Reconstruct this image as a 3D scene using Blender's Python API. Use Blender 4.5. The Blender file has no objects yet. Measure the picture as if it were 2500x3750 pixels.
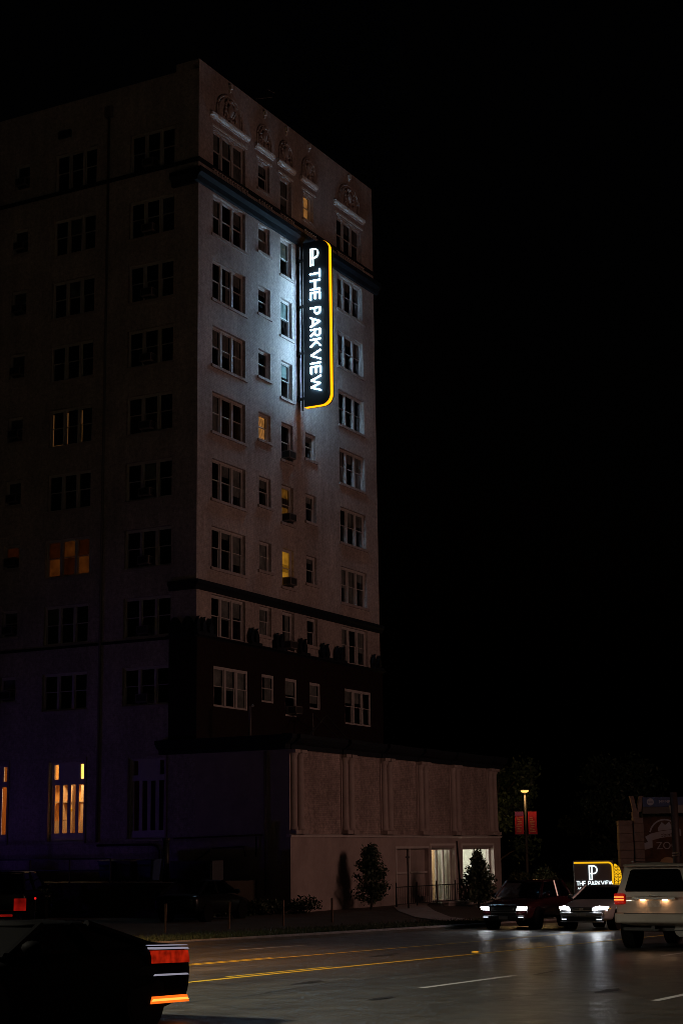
import bpy, bmesh, math, random
from mathutils import Vector, Matrix
random.seed(7)
SC = bpy.context.scene
COL = SC.collection
R = math.radians

# ------------------------------------------------------------------ camera
cam_d = bpy.data.cameras.new('camera'); cam = bpy.data.objects.new('camera', cam_d); COL.objects.link(cam)
cam_d.sensor_fit = 'VERTICAL'; cam_d.sensor_height = 36.0; cam_d.lens = 5891.4 / 3750 * 36
cam_d.clip_start = 0.1; cam_d.clip_end = 3000
CR = Vector((0.47377083, -0.88054745, -0.01331838)); CU = Vector((-0.1764621, -0.10973883, 0.97817101)); CF = Vector((0.86278753, 0.46107871, 0.2073743))
CP = Vector((-56.79085, -37.40052, 2.3))
cam.matrix_world = Matrix(((CR.x, CU.x, -CF.x, CP.x), (CR.y, CU.y, -CF.y, CP.y), (CR.z, CU.z, -CF.z, CP.z), (0, 0, 0, 1)))
SC.camera = cam

# ------------------------------------------------------------------ night sky, dim warm fill sun, exposure
w = bpy.data.worlds.new('World'); SC.world = w; w.use_nodes = True
nt = w.node_tree; bg = nt.nodes['Background']
sky = nt.nodes.new('ShaderNodeTexSky'); sky.sky_type = 'NISHITA'; sky.sun_disc = False
SUN_EL, SUN_AZ = 24.0, 205.0
sky.sun_elevation = R(-4.0); sky.sun_rotation = R(SUN_AZ)
nt.links.new(sky.outputs[0], bg.inputs[0]); bg.inputs[1].default_value = 0.016
sd = bpy.data.lights.new('fill_sun', 'SUN'); so = bpy.data.objects.new('fill_sun', sd); COL.objects.link(so)
sd.energy = 0.002; sd.angle = R(40); sd.color = (1.0, 0.80, 0.55)  # added fill that lifts the dark left face of the tower
so.rotation_euler = Vector((0.62, 0.70, -0.35)).to_track_quat('-Z', 'Y').to_euler()
SC.view_settings.view_transform = 'Standard'; SC.view_settings.look = 'None'
SC.view_settings.exposure = 0.0; SC.view_settings.gamma = 1.0; SC.view_settings.use_curve_mapping = False
SC.cycles.use_denoising = True
SC.cycles.max_bounces = 6
SC.cycles.filter_width = 0.85
SC.cycles.sample_clamp_indirect = 4.0

# ------------------------------------------------------------------ materials
MATS = {}
def mat(name, col, rough=0.6, metal=0.0, spec=0.5, var=0.0, vscale=3.0, bump=0.0, bscale=40.0, emit=None, es=0.0, coat=0.0, streak=0.0):
    m = bpy.data.materials.new(name); m.use_nodes = True; MATS[name] = m
    n = m.node_tree.nodes; l = m.node_tree.links; b = n['Principled BSDF']
    b.inputs['Base Color'].default_value = (*col, 1); b.inputs['Roughness'].default_value = rough
    b.inputs['Metallic'].default_value = metal; b.inputs['Specular IOR Level'].default_value = spec
    if coat: b.inputs['Coat Weight'].default_value = coat; b.inputs['Coat Roughness'].default_value = 0.05
    if emit: b.inputs['Emission Color'].default_value = (*emit, 1); b.inputs['Emission Strength'].default_value = es
    if var or bump:
        g = n.new('ShaderNodeNewGeometry')
    if var:
        t = n.new('ShaderNodeTexNoise'); t.inputs['Scale'].default_value = vscale; t.inputs['Detail'].default_value = 6; t.inputs['Roughness'].default_value = 0.7
        if streak:
            mp = n.new('ShaderNodeMapping'); mp.inputs['Scale'].default_value = (1, 1, streak); l.new(g.outputs['Position'], mp.inputs[0]); l.new(mp.outputs[0], t.inputs['Vector'])
        else: l.new(g.outputs['Position'], t.inputs['Vector'])
        r = n.new('ShaderNodeValToRGB'); r.color_ramp.elements[0].position = 0.3; r.color_ramp.elements[1].position = 0.72
        r.color_ramp.elements[0].color = (*[c * (1 - var) for c in col], 1); r.color_ramp.elements[1].color = (*[min(1, c * (1 + var)) for c in col], 1)
        l.new(t.outputs[0], r.inputs[0]); l.new(r.outputs[0], b.inputs['Base Color'])
    if bump:
        t2 = n.new('ShaderNodeTexNoise'); t2.inputs['Scale'].default_value = bscale; t2.inputs['Detail'].default_value = 4
        l.new(g.outputs['Position'], t2.inputs['Vector'])
        bp = n.new('ShaderNodeBump'); bp.inputs['Strength'].default_value = bump; bp.inputs['Distance'].default_value = 0.02
        l.new(t2.outputs[0], bp.inputs['Height']); l.new(bp.outputs[0], b.inputs['Normal'])
    return m

def brick_mat(name, c1, c2, mortar, var=0.25, bump=0.5):
    """painted brickwork: courses, uneven paint, long stains"""
    m = bpy.data.materials.new(name); m.use_nodes = True; MATS[name] = m
    n = m.node_tree.nodes; l = m.node_tree.links; b = n['Principled BSDF']; b.inputs['Roughness'].default_value = 0.75; b.inputs['Specular IOR Level'].default_value = 0.25
    g = n.new('ShaderNodeNewGeometry'); sp = n.new('ShaderNodeSeparateXYZ'); l.new(g.outputs['Position'], sp.inputs[0])
    ad = n.new('ShaderNodeMath'); l.new(sp.outputs[0], ad.inputs[0]); l.new(sp.outputs[1], ad.inputs[1])
    cb = n.new('ShaderNodeCombineXYZ'); l.new(ad.outputs[0], cb.inputs[0]); l.new(sp.outputs[2], cb.inputs[1])
    br = n.new('ShaderNodeTexBrick'); br.inputs['Scale'].default_value = 1.0; br.inputs['Brick Width'].default_value = 0.23; br.inputs['Row Height'].default_value = 0.08
    br.inputs['Mortar Size'].default_value = 0.008; br.inputs['Color1'].default_value = (*c1, 1); br.inputs['Color2'].default_value = (*c2, 1); br.inputs['Mortar'].default_value = (*mortar, 1)
    l.new(cb.outputs[0], br.inputs['Vector'])
    def noise(scale, vec=None, det=5, ro=0.6):
        t = n.new('ShaderNodeTexNoise'); t.inputs['Scale'].default_value = scale; t.inputs['Detail'].default_value = det; t.inputs['Roughness'].default_value = ro
        l.new(vec or g.outputs['Position'], t.inputs['Vector']); return t
    mp = n.new('ShaderNodeMapping'); mp.inputs['Scale'].default_value = (1, 1, 0.12); l.new(g.outputs['Position'], mp.inputs[0])
    a = noise(0.35); s = noise(1.8, mp.outputs[0]); f = noise(5.5, det=4, ro=0.85)
    def mul(prev, t, lo, hi):
        mr = n.new('ShaderNodeMapRange'); mr.inputs['From Min'].default_value = 0.3; mr.inputs['From Max'].default_value = 0.7; mr.inputs['To Min'].default_value = lo; mr.inputs['To Max'].default_value = hi
        l.new(t.outputs[0], mr.inputs[0])
        mx = n.new('ShaderNodeMix'); mx.data_type = 'RGBA'; mx.blend_type = 'MULTIPLY'; mx.inputs[0].default_value = 1
        l.new(prev, mx.inputs[6]); l.new(mr.outputs[0], mx.inputs[7]); return mx.outputs[2]
    c = mul(br.outputs['Color'], a, 1 - var * .6, 1 + var * .4); c = mul(c, s, 1 - var * .5, 1.05); c = mul(c, f, 1 - var, 1 + var * .8)
    l.new(c, b.inputs['Base Color'])
    h = n.new('ShaderNodeMath'); h.operation = 'MULTIPLY_ADD'; h.inputs[1].default_value = -0.6; l.new(br.outputs['Fac'], h.inputs[0]); l.new(f.outputs[0], h.inputs[2])
    bp = n.new('ShaderNodeBump'); bp.inputs['Strength'].default_value = bump; bp.inputs['Distance'].default_value = 0.03
    l.new(h.outputs[0], bp.inputs['Height']); l.new(bp.outputs[0], b.inputs['Normal'])
    return m

def emis(name, col, s, var=0.0, vscale=3.0):
    m = bpy.data.materials.new(name); m.use_nodes = True; MATS[name] = m
    n = m.node_tree.nodes; l = m.node_tree.links; n.remove(n['Principled BSDF'])
    e = n.new('ShaderNodeEmission'); e.inputs[0].default_value = (*col, 1); e.inputs[1].default_value = s
    l.new(e.outputs[0], n['Material Output'].inputs[0])
    if var:
        g = n.new('ShaderNodeNewGeometry'); t = n.new('ShaderNodeTexNoise'); t.inputs['Scale'].default_value = vscale; l.new(g.outputs['Position'], t.inputs['Vector'])
        mr = n.new('ShaderNodeMapRange'); mr.inputs['From Min'].default_value = .3; mr.inputs['From Max'].default_value = .7; mr.inputs['To Min'].default_value = s * (1 - var); mr.inputs['To Max'].default_value = s * (1 + var)
        l.new(t.outputs[0], mr.inputs[0]); l.new(mr.outputs[0], e.inputs[1])
    return m

def glass_mat(name, refl=0.12, tint=(0.8, 0.85, 0.85)):
    m = bpy.data.materials.new(name); m.use_nodes = True; MATS[name] = m
    n = m.node_tree.nodes; l = m.node_tree.links; n.remove(n['Principled BSDF'])
    tr = n.new('ShaderNodeBsdfTransparent'); tr.inputs[0].default_value = (*tint, 1)
    gl = n.new('ShaderNodeBsdfGlossy'); gl.inputs['Roughness'].default_value = 0.04; gl.inputs['Color'].default_value = (.9, .95, 1, 1)
    g = n.new('ShaderNodeNewGeometry'); t = n.new('ShaderNodeTexNoise'); t.inputs['Scale'].default_value = 1.6; l.new(g.outputs['Position'], t.inputs['Vector'])
    bp = n.new('ShaderNodeBump'); bp.inputs['Strength'].default_value = 0.15; bp.inputs['Distance'].default_value = 0.02; l.new(t.outputs[0], bp.inputs['Height']); l.new(bp.outputs[0], gl.inputs['Normal'])
    fr = n.new('ShaderNodeFresnel'); fr.inputs[0].default_value = 1.5
    ml = n.new('ShaderNodeMath'); ml.operation = 'ADD'; ml.inputs[1].default_value = refl - 0.04; l.new(fr.outputs[0], ml.inputs[0]); ml.use_clamp = True
    mx = n.new('ShaderNodeMixShader'); l.new(ml.outputs[0], mx.inputs[0]); l.new(tr.outputs[0], mx.inputs[1]); l.new(gl.outputs[0], mx.inputs[2])
    l.new(mx.outputs[0], n['Material Output'].inputs[0]); return m

brick_mat('brick', (.51, .43, .41), (.48, .405, .385), (.45, .38, .36), .42, .35)
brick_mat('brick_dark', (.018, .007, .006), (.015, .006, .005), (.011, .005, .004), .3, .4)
brick_mat('stucco', (.46, .36, .33), (.38, .30, .28), (.34, .27, .25), .45, .7)
mat('plaster', (.38, .31, .29), .8, var=.18, vscale=1.2, bump=.3, bscale=12)
mat('stone_trim', (.55, .50, .48), .7, var=.15, vscale=4, bump=.2, bscale=25)
mat('pale_trim', (.66, .61, .58), .6, var=.1, vscale=6)
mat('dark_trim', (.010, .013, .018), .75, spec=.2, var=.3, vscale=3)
mat('frame_paint', (.50, .46, .45), .5, var=.1, vscale=5)
mat('interior', (.012, .012, .012), .9)
mat('roofing', (.05, .045, .04), .9, var=.2)
glass_mat('glass', .10)
glass_mat('car_glass', .14, (.25, .28, .3))
mat('blind', (.42, .50, .47), .8)
mat('curtain', (.26, .25, .24), .9, var=.6, vscale=1.3)
mat('drape_dark', (.05, .035, .03), .9)
emis('lit_blind', (1.0, .40, .10), .42, .35, 5)
emis('lit_amber', (1.0, .42, .035), .34, .25, 3)
emis('lit_dim', (1.0, .38, .05), .10, .5, 4)
emis('lit_ember', (1.0, .24, .035), .040, .45, 2.2)
emis('lit_ember_low', (1.0, .19, .03), .012, .4, 2.2)
emis('lit_slit', (1.0, .40, .12), .09)
mat('metal_dark', (.03, .03, .03), .5, .4)
mat('metal_grey', (.30, .29, .28), .5, .3)
mat('ac_case', (.16, .14, .135), .6, var=.2)
mat('ac_grille', (.02, .02, .02), .7)
mat('black_paint', (.008, .009, .011), .35, spec=.4)
emis('sign_white', (.40, .73, 1.0), 62)
emis('sign_logo', (.66, .92, 1.0), 5)
emis('sign_yellow', (1.9, .66, .006), 1.0)
emis('monument_white', (.82, .97, 1.0), 1.5)
emis('monument_yellow', (1.0, .52, .01), .95)
mat('monument_panel', (.07, .065, .07), .5, var=.1)
mat('concrete', (.30, .27, .25), .85, var=.2, vscale=2.5, bump=.3, bscale=20)
mat('kerb_stone', (.22, .20, .19), .85, var=.35, vscale=3, bump=.4, bscale=20)
mat('soil', (.055, .043, .03), .95, var=.4, vscale=.8, bump=.5, bscale=8)
mat('grass', (.035, .05, .015), .7, var=.4, vscale=5)
mat('leaf', (.045, .07, .035), .55, var=.4, vscale=6)
mat('leaf_warm', (.07, .085, .03), .55, var=.4, vscale=6)
mat('bark', (.06, .045, .035), .9, var=.3)
mat('post_wood', (.16, .085, .045), .8, var=.3, vscale=9)
mat('paint_yellow', (.80, .56, .03), .6, var=.3, vscale=14)
mat('paint_white', (.62, .62, .62), .6, var=.3, vscale=14)
mat('car_white', (.58, .52, .46), .28, coat=.6, var=.05)  # warm street light mixed into the white paint
mat('car_black', (.004, .004, .005), .3, spec=.3)
mat('car_jet', (.0012, .0012, .0014), .7, spec=.01)  # near-black colour keeps the coupe looking unlit, windows included
glass_mat('glass_jet', .02, (.05, .05, .05))
mat('car_maroon', (.035, .006, .008), .2, coat=.6)
mat('car_silver', (.42, .42, .43), .28, .2, coat=.6)
mat('rear_glass', (.002, .002, .003), .06, spec=.35)
mat('tyre', (.008, .008, .008), .95, spec=.1)
mat('alloy', (.22, .22, .23), .35, .8)
mat('plastic', (.012, .012, .013), .5)
mat('chrome', (.6, .6, .62), .15, 1.0)
mat('lens_red', (.35, .01, .008), .2, coat=.5, emit=(1.0, .01, .006), es=.22)
emis('tail_glow', (1.0, .26, .045), 2.4)
emis('tail_red', (1.0, .035, .008), .26, .5, 9)
emis('tail_orange', (1.0, .16, .012), 1.1)
emis('tail_core', (1.0, .42, .06), 1.6)
emis('van_red', (1.0, .02, .012), .14, .5, 3)
emis('marker_red', (1.0, .02, .02), .55)
emis('head_glow', (.92, .96, 1.0), 26)
emis('drl', (.80, .88, 1.0), 1.4)
emis('amber', (1.0, .45, .03), .6)
emis('plate_lamp', (1.0, .50, .22), 30.0)
emis('lamp_glow', (1.0, .52, .12), 1.9)
emis('lamp_led', (1.0, .95, .82), 12)
mat('banner_red', (.62, .02, .04), .7, var=.25, vscale=2)
mat('banner_mark', (.62, .26, .14), .7)
mat('banner_purple', (.22, .03, .14), .7)
mat('zoo_stone', (.27, .18, .14), .85, var=.3, vscale=2, bump=.4, bscale=9)
mat('zoo_blue', (.03, .06, .16), .6, var=.15)
mat('zoo_white', (.42, .40, .44), .7)
mat('zoo_brown', (.10, .045, .018), .8, var=.6, vscale=1.4)
mat('pole_metal', (.03, .02, .018), .6, .2, var=.25)
mat('bin_blue', (.02, .045, .13), .6)
mat('bin_grey', (.05, .05, .055), .7)
mat('room_orange', (.75, .36, .10), .8, var=.08)
mat('room_white', (.80, .79, .72), .8)
mat('room_tan', (.55, .36, .2), .8)
mat('wood_dark', (.09, .045, .025), .6)
mat('white_item', (.8, .78, .74), .5)
mat('yellow_item', (.75, .55, .03), .5)
emis('bulb_warm', (1.0, .72, .42), 20)

def asphalt():
    m = bpy.data.materials.new('asphalt'); m.use_nodes = True; MATS['asphalt'] = m
    n = m.node_tree.nodes; l = m.node_tree.links; b = n['Principled BSDF']
    g = n.new('ShaderNodeNewGeometry')
    def noise(s, det=4, ro=.6, sc=None):
        t = n.new('ShaderNodeTexNoise'); t.inputs['Scale'].default_value = s; t.inputs['Detail'].default_value = det; t.inputs['Roughness'].default_value = ro
        if sc:
            mp = n.new('ShaderNodeMapping'); mp.inputs['Scale'].default_value = sc; l.new(g.outputs['Position'], mp.inputs[0]); l.new(mp.outputs[0], t.inputs['Vector'])
        else: l.new(g.outputs['Position'], t.inputs['Vector'])
        return t
    big = noise(.5, sc=(.22, 1.6, 1)); mid = noise(2.2); fine = noise(38, 3, .75)
    r1 = n.new('ShaderNodeValToRGB'); e = r1.color_ramp.elements; e[0].position = .32; e[1].position = .7; e[0].color = (.044, .041, .037, 1); e[1].color = (.096, .090, .078, 1)
    l.new(big.outputs[0], r1.inputs[0])
    def mul(prev, t, lo, hi, a=.3, c=.7):
        mr = n.new('ShaderNodeMapRange'); mr.inputs['From Min'].default_value = a; mr.inputs['From Max'].default_value = c; mr.inputs['To Min'].default_value = lo; mr.inputs['To Max'].default_value = hi
        l.new(t.outputs[0], mr.inputs[0]); mx = n.new('ShaderNodeMix'); mx.data_type = 'RGBA'; mx.blend_type = 'MULTIPLY'; mx.inputs[0].default_value = 1
        l.new(prev, mx.inputs[6]); l.new(mr.outputs[0], mx.inputs[7]); return mx.outputs[2]
    c = mul(r1.outputs[0], mid, .8, 1.15); c = mul(c, fine, .55, 1.5)
    l.new(c, b.inputs['Base Color'])
    mr = n.new('ShaderNodeMapRange'); mr.inputs['From Min'].default_value = .3; mr.inputs['From Max'].default_value = .7; mr.inputs['To Min'].default_value = .28; mr.inputs['To Max'].default_value = .48
    l.new(mid.outputs[0], mr.inputs[0]); l.new(mr.outputs[0], b.inputs['Roughness']); b.inputs['Specular IOR Level'].default_value = .45
    bp = n.new('ShaderNodeBump'); bp.inputs['Strength'].default_value = .35; bp.inputs['Distance'].default_value = .012; l.new(fine.outputs[0], bp.inputs['Height']); l.new(bp.outputs[0], b.inputs['Normal'])
asphalt()

# ------------------------------------------------------------------ mesh helpers
class MB:
    def __init__(s): s.v = []; s.f = []
    def add(s, vs, fs):
        o = len(s.v); s.v += [tuple(p) for p in vs]; s.f += [tuple(i + o for i in f) for f in fs]
    def box(s, x0, x1, y0, y1, z0, z1):
        s.add([(x0,y0,z0),(x1,y0,z0),(x1,y1,z0),(x0,y1,z0),(x0,y0,z1),(x1,y0,z1),(x1,y1,z1),(x0,y1,z1)],
              [(0,3,2,1),(4,5,6,7),(0,1,5,4),(1,2,6,5),(2,3,7,6),(3,0,4,7)]); return s
    def quad(s, *p): s.add(p, [tuple(range(len(p)))]); return s
    def tube(s, pts, r, n=8, caps=True):
        pts = [Vector(p) for p in pts]; rs = r if isinstance(r, (list, tuple)) else [r] * len(pts); rings = []
        for i, p in enumerate(pts):
            d = (pts[min(i + 1, len(pts) - 1)] - pts[max(i - 1, 0)]).normalized()
            a = d.cross(Vector((0, 0, 1)) if abs(d.z) < .95 else Vector((1, 0, 0))).normalized(); b = d.cross(a)
            rings.append([p + (a * math.cos(2*math.pi*k/n) + b * math.sin(2*math.pi*k/n)) * rs[i] for k in range(n)])
        return s.loft(rings, caps)
    def loft(s, rings, caps=True):
        n = len(rings[0]); vs = [p for rg in rings for p in rg]; fs = []
        for i in range(len(rings) - 1):
            for k in range(n): fs.append((i*n+k, i*n+(k+1) % n, (i+1)*n+(k+1) % n, (i+1)*n+k))
        if caps: fs.append(tuple(range(n))[::-1]); fs.append(tuple((len(rings)-1)*n+k for k in range(n)))
        s.add(vs, fs); return s
    def ball(s, c, rx, ry, rz, n=10, m=6):
        rings = []
        for j in range(m + 1):
            t = math.pi * (j + .02 * (j == 0) - .02 * (j == m)) / m
            rings.append([(c[0] + rx*math.sin(t)*math.cos(2*math.pi*k/n), c[1] + ry*math.sin(t)*math.sin(2*math.pi*k/n), c[2] - rz*math.cos(t)) for k in range(n)])
        return s.loft(rings)
    def mesh(s, name, m, smooth=False):
        me = bpy.data.meshes.new(name); me.from_pydata(s.v, [], s.f); me.update()
        bm = bmesh.new(); bm.from_mesh(me); bmesh.ops.recalc_face_normals(bm, faces=bm.faces); bm.to_mesh(me); bm.free()
        if m: me.materials.append(MATS[m])
        if smooth:
            for p in me.polygons: p.use_smooth = True
        return me
    def build(s, name, m, parent=None, loc=(0, 0, 0), rot=(0, 0, 0), smooth=False):
        return inst(name, s.mesh(name, m, smooth), parent, loc, rot)
def inst(name, me, parent=None, loc=(0, 0, 0), rot=(0, 0, 0)):
    o = bpy.data.objects.new(name, me); COL.objects.link(o); o.parent = parent; o.location = loc; o.rotation_euler = rot; return o
def tag(o, label=None, cat=None, group=None, kind=None):
    if label: o['label'] = label
    if cat: o['category'] = cat
    if group: o['group'] = group
    if kind: o['kind'] = kind
    return o
def thing(name, label, cat, loc=(0, 0, 0), rz=0, group=None):
    return tag(inst(name, None, None, loc, (0, 0, rz)), label, cat, group)
def bevel(o, w=.02, seg=2):
    b = o.modifiers.new('bevel', 'BEVEL'); b.width = w; b.segments = seg; b.limit_method = 'ANGLE'; return o
def light(name, kind, loc, energy, color, parent=None, size=.1, spot=None, blend=.3, aim=None):
    d = bpy.data.lights.new(name, kind); d.energy = energy; d.color = color
    if kind in ('POINT', 'SPOT'): d.shadow_soft_size = size
    if spot: d.spot_size = R(spot); d.spot_blend = blend
    o = bpy.data.objects.new(name, d); COL.objects.link(o); o.parent = parent; o.location = loc
    if aim: o.rotation_euler = Vector(aim).to_track_quat('-Z', 'Y').to_euler()
    return o

# ------------------------------------------------------------------ lettering
def ribbon(pts, t, closed=False):
    pts = [Vector((p[0], p[1])) for p in pts]; n = len(pts); L = []; Rr = []
    for i, p in enumerate(pts):
        a = (p - pts[i-1]).normalized() if i else None; b = (pts[i+1] - p).normalized() if i < n-1 else None
        a = a or b; b = b or a; na = Vector((-a.y, a.x)); nb = Vector((-b.y, b.x)); m = (na + nb).normalized(); k = 1 / max(.4, m.dot(na))
        L.append(p + m * t/2 * k); Rr.append(p - m * t/2 * k)
    return L, Rr
def arc(cx, cy, rx, ry, a0, a1, n=10):
    return [(cx + rx*math.cos(R(a0+(a1-a0)*i/n)), cy + ry*math.sin(R(a0+(a1-a0)*i/n))) for i in range(n+1)]
T_ = .085
def glyph(c):
    t = T_; h = t/2
    if c == 'T': return .74, [[(0,1-h),(.74,1-h)], [(.37,0),(.37,1-t)]]
    if c == 'H': return .86, [[(h,0),(h,1)], [(.86-h,0),(.86-h,1)], [(t,.5),(.86-t,.5)]]
    if c == 'E': return .66, [[(h,0),(h,1)], [(t,1-h),(.66,1-h)], [(t,.5),(.6,.5)], [(t,h),(.66,h)]]
    if c in 'PR':
        s = [[(h,0),(h,1)], [(t,1-h)] + arc(.36,.69,.25,.31-h,90,-90) + [(t,.38+h)]]
        if c == 'R': s.append([(.34,.40),(.60,0)])
        return (.68 if c == 'R' else .66), s
    if c == 'A': return .9, [[(h*.8,0),(.45,.96)], [(.9-h*.8,0),(.45,.96)], [(.26,.27),(.64,.27)]]
    if c == 'K': return .8, [[(h,0),(h,1)], [(t*.9,.42),(.68,1)], [(.3,.5),(.68,0)]]
    if c == 'V': return .9, [[(h*.8,1),(.45,.04)], [(.9-h*.8,1),(.45,.04)]]
    if c == 'I': return .15, [[(.075,0),(.075,1)]]
    if c == 'W': return 1.36, [[(h*.8,1),(.37,.04)], [(.37,.04),(.68,.92)], [(.68,.92),(.99,.04)], [(.99,.04),(1.36-h*.8,1)]]
    if c == 'p':   # monogram: P with a split double stem
        return .62, [[(.035,0),(.035,1)], [(.215,0),(.215,1)], [(.07,.04),(.18,.04)], [(.07,.96),(.18,.96)], [(.07,.44),(.18,.44)],
                     [(.25,.955)] + arc(.33,.6975,.245,.2575,90,-90) + [(.25,.44)]]
def letter_mesh(c, ah, aw, O, A, B, N, m, th=None, depth=.05):
    """glyph c, cap height ah, width factor aw; O origin, A along the line, B up the letter, N out of the face"""
    wd, st = glyph(c); mb = MB(); t = th or (.055 if c == 'p' else T_)
    A = Vector(A); B = Vector(B); N = Vector(N); O = Vector(O)
    for k, s in enumerate(st):
        L, Rr = ribbon(s, t); d = depth + .003 * k
        f = lambda p, z: O + A*(p.x*ah*aw) + B*(p.y*ah) + N*z
        mb.loft([[f(L[i], 0), f(Rr[i], 0), f(Rr[i], d), f(L[i], d)] for i in range(len(L))])
    return mb, wd * ah * aw
def font_mesh(name, text, size, m, parent, loc, A, B, depth=.01, align='CENTER'):
    c = bpy.data.curves.new(name, 'FONT'); c.body = text; c.size = size; c.align_x = align; c.extrude = depth
    o = bpy.data.objects.new('tmp', c); COL.objects.link(o)
    dg = bpy.context.evaluated_depsgraph_get(); me = bpy.data.meshes.new_from_object(o.evaluated_get(dg)); bpy.data.objects.remove(o)
    me.materials.clear(); me.materials.append(MATS[m])
    A = Vector(A).normalized(); B = Vector(B).normalized(); N = A.cross(B)
    q = inst(name, me, parent); q.matrix_local = Matrix(((A.x,B.x,N.x,loc[0]),(A.y,B.y,N.y,loc[1]),(A.z,B.z,N.z,loc[2]),(0,0,0,1))); return q

# ------------------------------------------------------------------ ground, road, kerb
def zr(X): return -0.02 * (min(max(X, -90.), 70.) + 20)
def smooth(t): t = min(1, max(0, t)); return t*t*(3-2*t)
def gz(X, Y):
    r = zr(X); site = max(0.0, r + .12)
    if Y < -34.2: return r + .12
    if Y < -13.75: return r - .06
    return r + .12 + (site - r - .12) * smooth((Y + 11) / 5)
xs = [-160, -130, -100, -90] + [-85 + 3*i for i in range(64)] + [120, 150, 200, 300, 500, 900]
ys = [-900, -400, -200, -120, -80, -60, -50, -44, -38, -34.3, -34.1, -28, -20, -13.8, -13.7, -12.5, -11, -10, -9, -8, -7, -6, -4, 0, 5, 10, 16, 24, 40, 70, 120, 200, 400, 900]
mb = MB(); mb.v = [(x, y, gz(x, y)) for x in xs for y in ys]; ny = len(ys)
mb.f = [(i*ny+j, (i+1)*ny+j, (i+1)*ny+j+1, i*ny+j+1) for i in range(len(xs)-1) for j in range(ny-1)]
tag(mb.build('ground', 'soil', smooth=True), kind='structure')
rx = [x for x in xs if -160 <= x <= 500]
def strip(name, m, y0, y1, dz, parent=None, x0=None, x1=None, taper=0):
    pts = rx if x0 is None else [x0 + (x1-x0)*i/6 for i in range(7)]
    s = MB(); s.v = []
    for x in pts: s.v += [(x, y0, zr(x)+dz), (x, y1, zr(x)+dz)]
    s.f = [(2*i, 2*i+2, 2*i+3, 2*i+1) for i in range(len(pts)-1)]
    return s.build(name, m, parent)
road = tag(strip('road', 'asphalt', -34.15, -13.72, 0), kind='structure')
def line(y, wd, m, x0, x1, skew=0): return strip('lane_line', m, y-wd/2, y+wd/2, .005, road, x0, x1)
line(-22.38, .15, 'paint_yellow', -120, 200)
line(-22.12, .10, 'paint_yellow', -32.6, -28.9)
line(-19.30, .10, 'paint_yellow', -120, 200)
line(-19.08, .08, 'paint_yellow', -31.5, -26.0); line(-19.05, .08, 'paint_yellow', -14, -4)
for x in (-33.9, -46.0, -21.8, -9.7, 2.4, 14.5): line(-26.42, .13, 'paint_white', x, x + 3.7)
for x in (-35.0, -47.0, -22.5): line(-30.42, .13, 'paint_white', x, x + 3.4)
for x in (-23.0, -10.8, 1.4, 13.6): line(-16.3 - (.5 if x > -20 else 0), .08, 'paint_white', x, x + 3.5)
for x, y in ((-21.9, -22.06),):
    MB().box(-.06, .06, -.06, .06, 0, .02).build('reflector', 'amber', road, (x, y, zr(x) + .006))  # emits, in place of the light a road stud throws back
tarr = random.Random(5)
for (x, y, a, b) in ((-33.5, -24.2, .5, .09), (-36.2, -26.9, .4, .08), (-24.6, -20.9, 1.6, .10), (-29.3, -26.62, .9, .05), (-33.4, -29.2, .5, .12)):   # tar patches
    n = 12; MB().quad(*[(x + a*math.cos(6.283*k/n)*(.7+.5*tarr.random()), y + b*math.sin(6.283*k/n)*(.7+.5*tarr.random()), zr(x)+.009) for k in range(n)]).build('tar_patch', 'plastic', road)
for (x0, y0, n, sx, sy, sd_) in ((-38, -24.9, 26, .55, .02, 1), (-36, -28.4, 16, .5, -.05, 2), (-30, -20.6, 30, .6, .0, 3), (-27, -25.3, 10, .18, -.42, 4), (-34.5, -23.4, 9, .12, .3, 6)):
    q = random.Random(sd_); pts = [(x0, y0)]
    for k in range(n): pts.append((pts[-1][0] + sx*(.6+.8*q.random()), pts[-1][1] + sy + q.gauss(0, .05)))
    s = MB(); a, b = ribbon(pts, .022)
    for k in range(len(a)-1): s.quad(*[(p_.x, p_.y, zr(p_.x)+.007) for p_ in (a[k], a[k+1], b[k+1], b[k])])
    s.build('crack', 'plastic', road)
def kerb(name, y0, y1):
    pts = [x for x in rx if -120 <= x <= 300]; s = MB()
    s.loft([[(x, y0, zr(x)-.1), (x, y0, zr(x)+.11), (x, y0+.03*(1 if y1 > y0 else -1), zr(x)+.14), (x, y1, zr(x)+.14), (x, y1, zr(x)-.1)] for x in pts])
    return tag(s.build(name, 'kerb_stone'), kind='structure')
kerb('kerb', -13.72, -13.5); kerb('kerb_near', -34.15, -34.4)
# sloping concrete path down to the kerb
def P3(x, y, dz=.0): return (x, y, gz(x, y) + dz)
s = MB(); a0 = [(11.4, -5.2), (8.6, -6.4), (6.0, -8.0), (4.0, -9.6), (2.6, -11.2), (2.2, -13.45)]; b0 = [(10.0, -4.65), (6.6, -5.8), (3.8, -7.4), (1.7, -9.2), (.4, -11.0), (-.2, -13.45)]
for i in range(5): s.quad(P3(*a0[i], .03), P3(*a0[i+1], .03), P3(*b0[i+1], .03), P3(*b0[i], .03))
tag(s.build('path', 'concrete'), kind='structure')
# raised terrace on the left of the building
s = MB(); s.box(-4.6, -.05, -3.0, 16, -.5, 1.28); tag(s.build('terrace', 'soil'), kind='structure')

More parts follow.
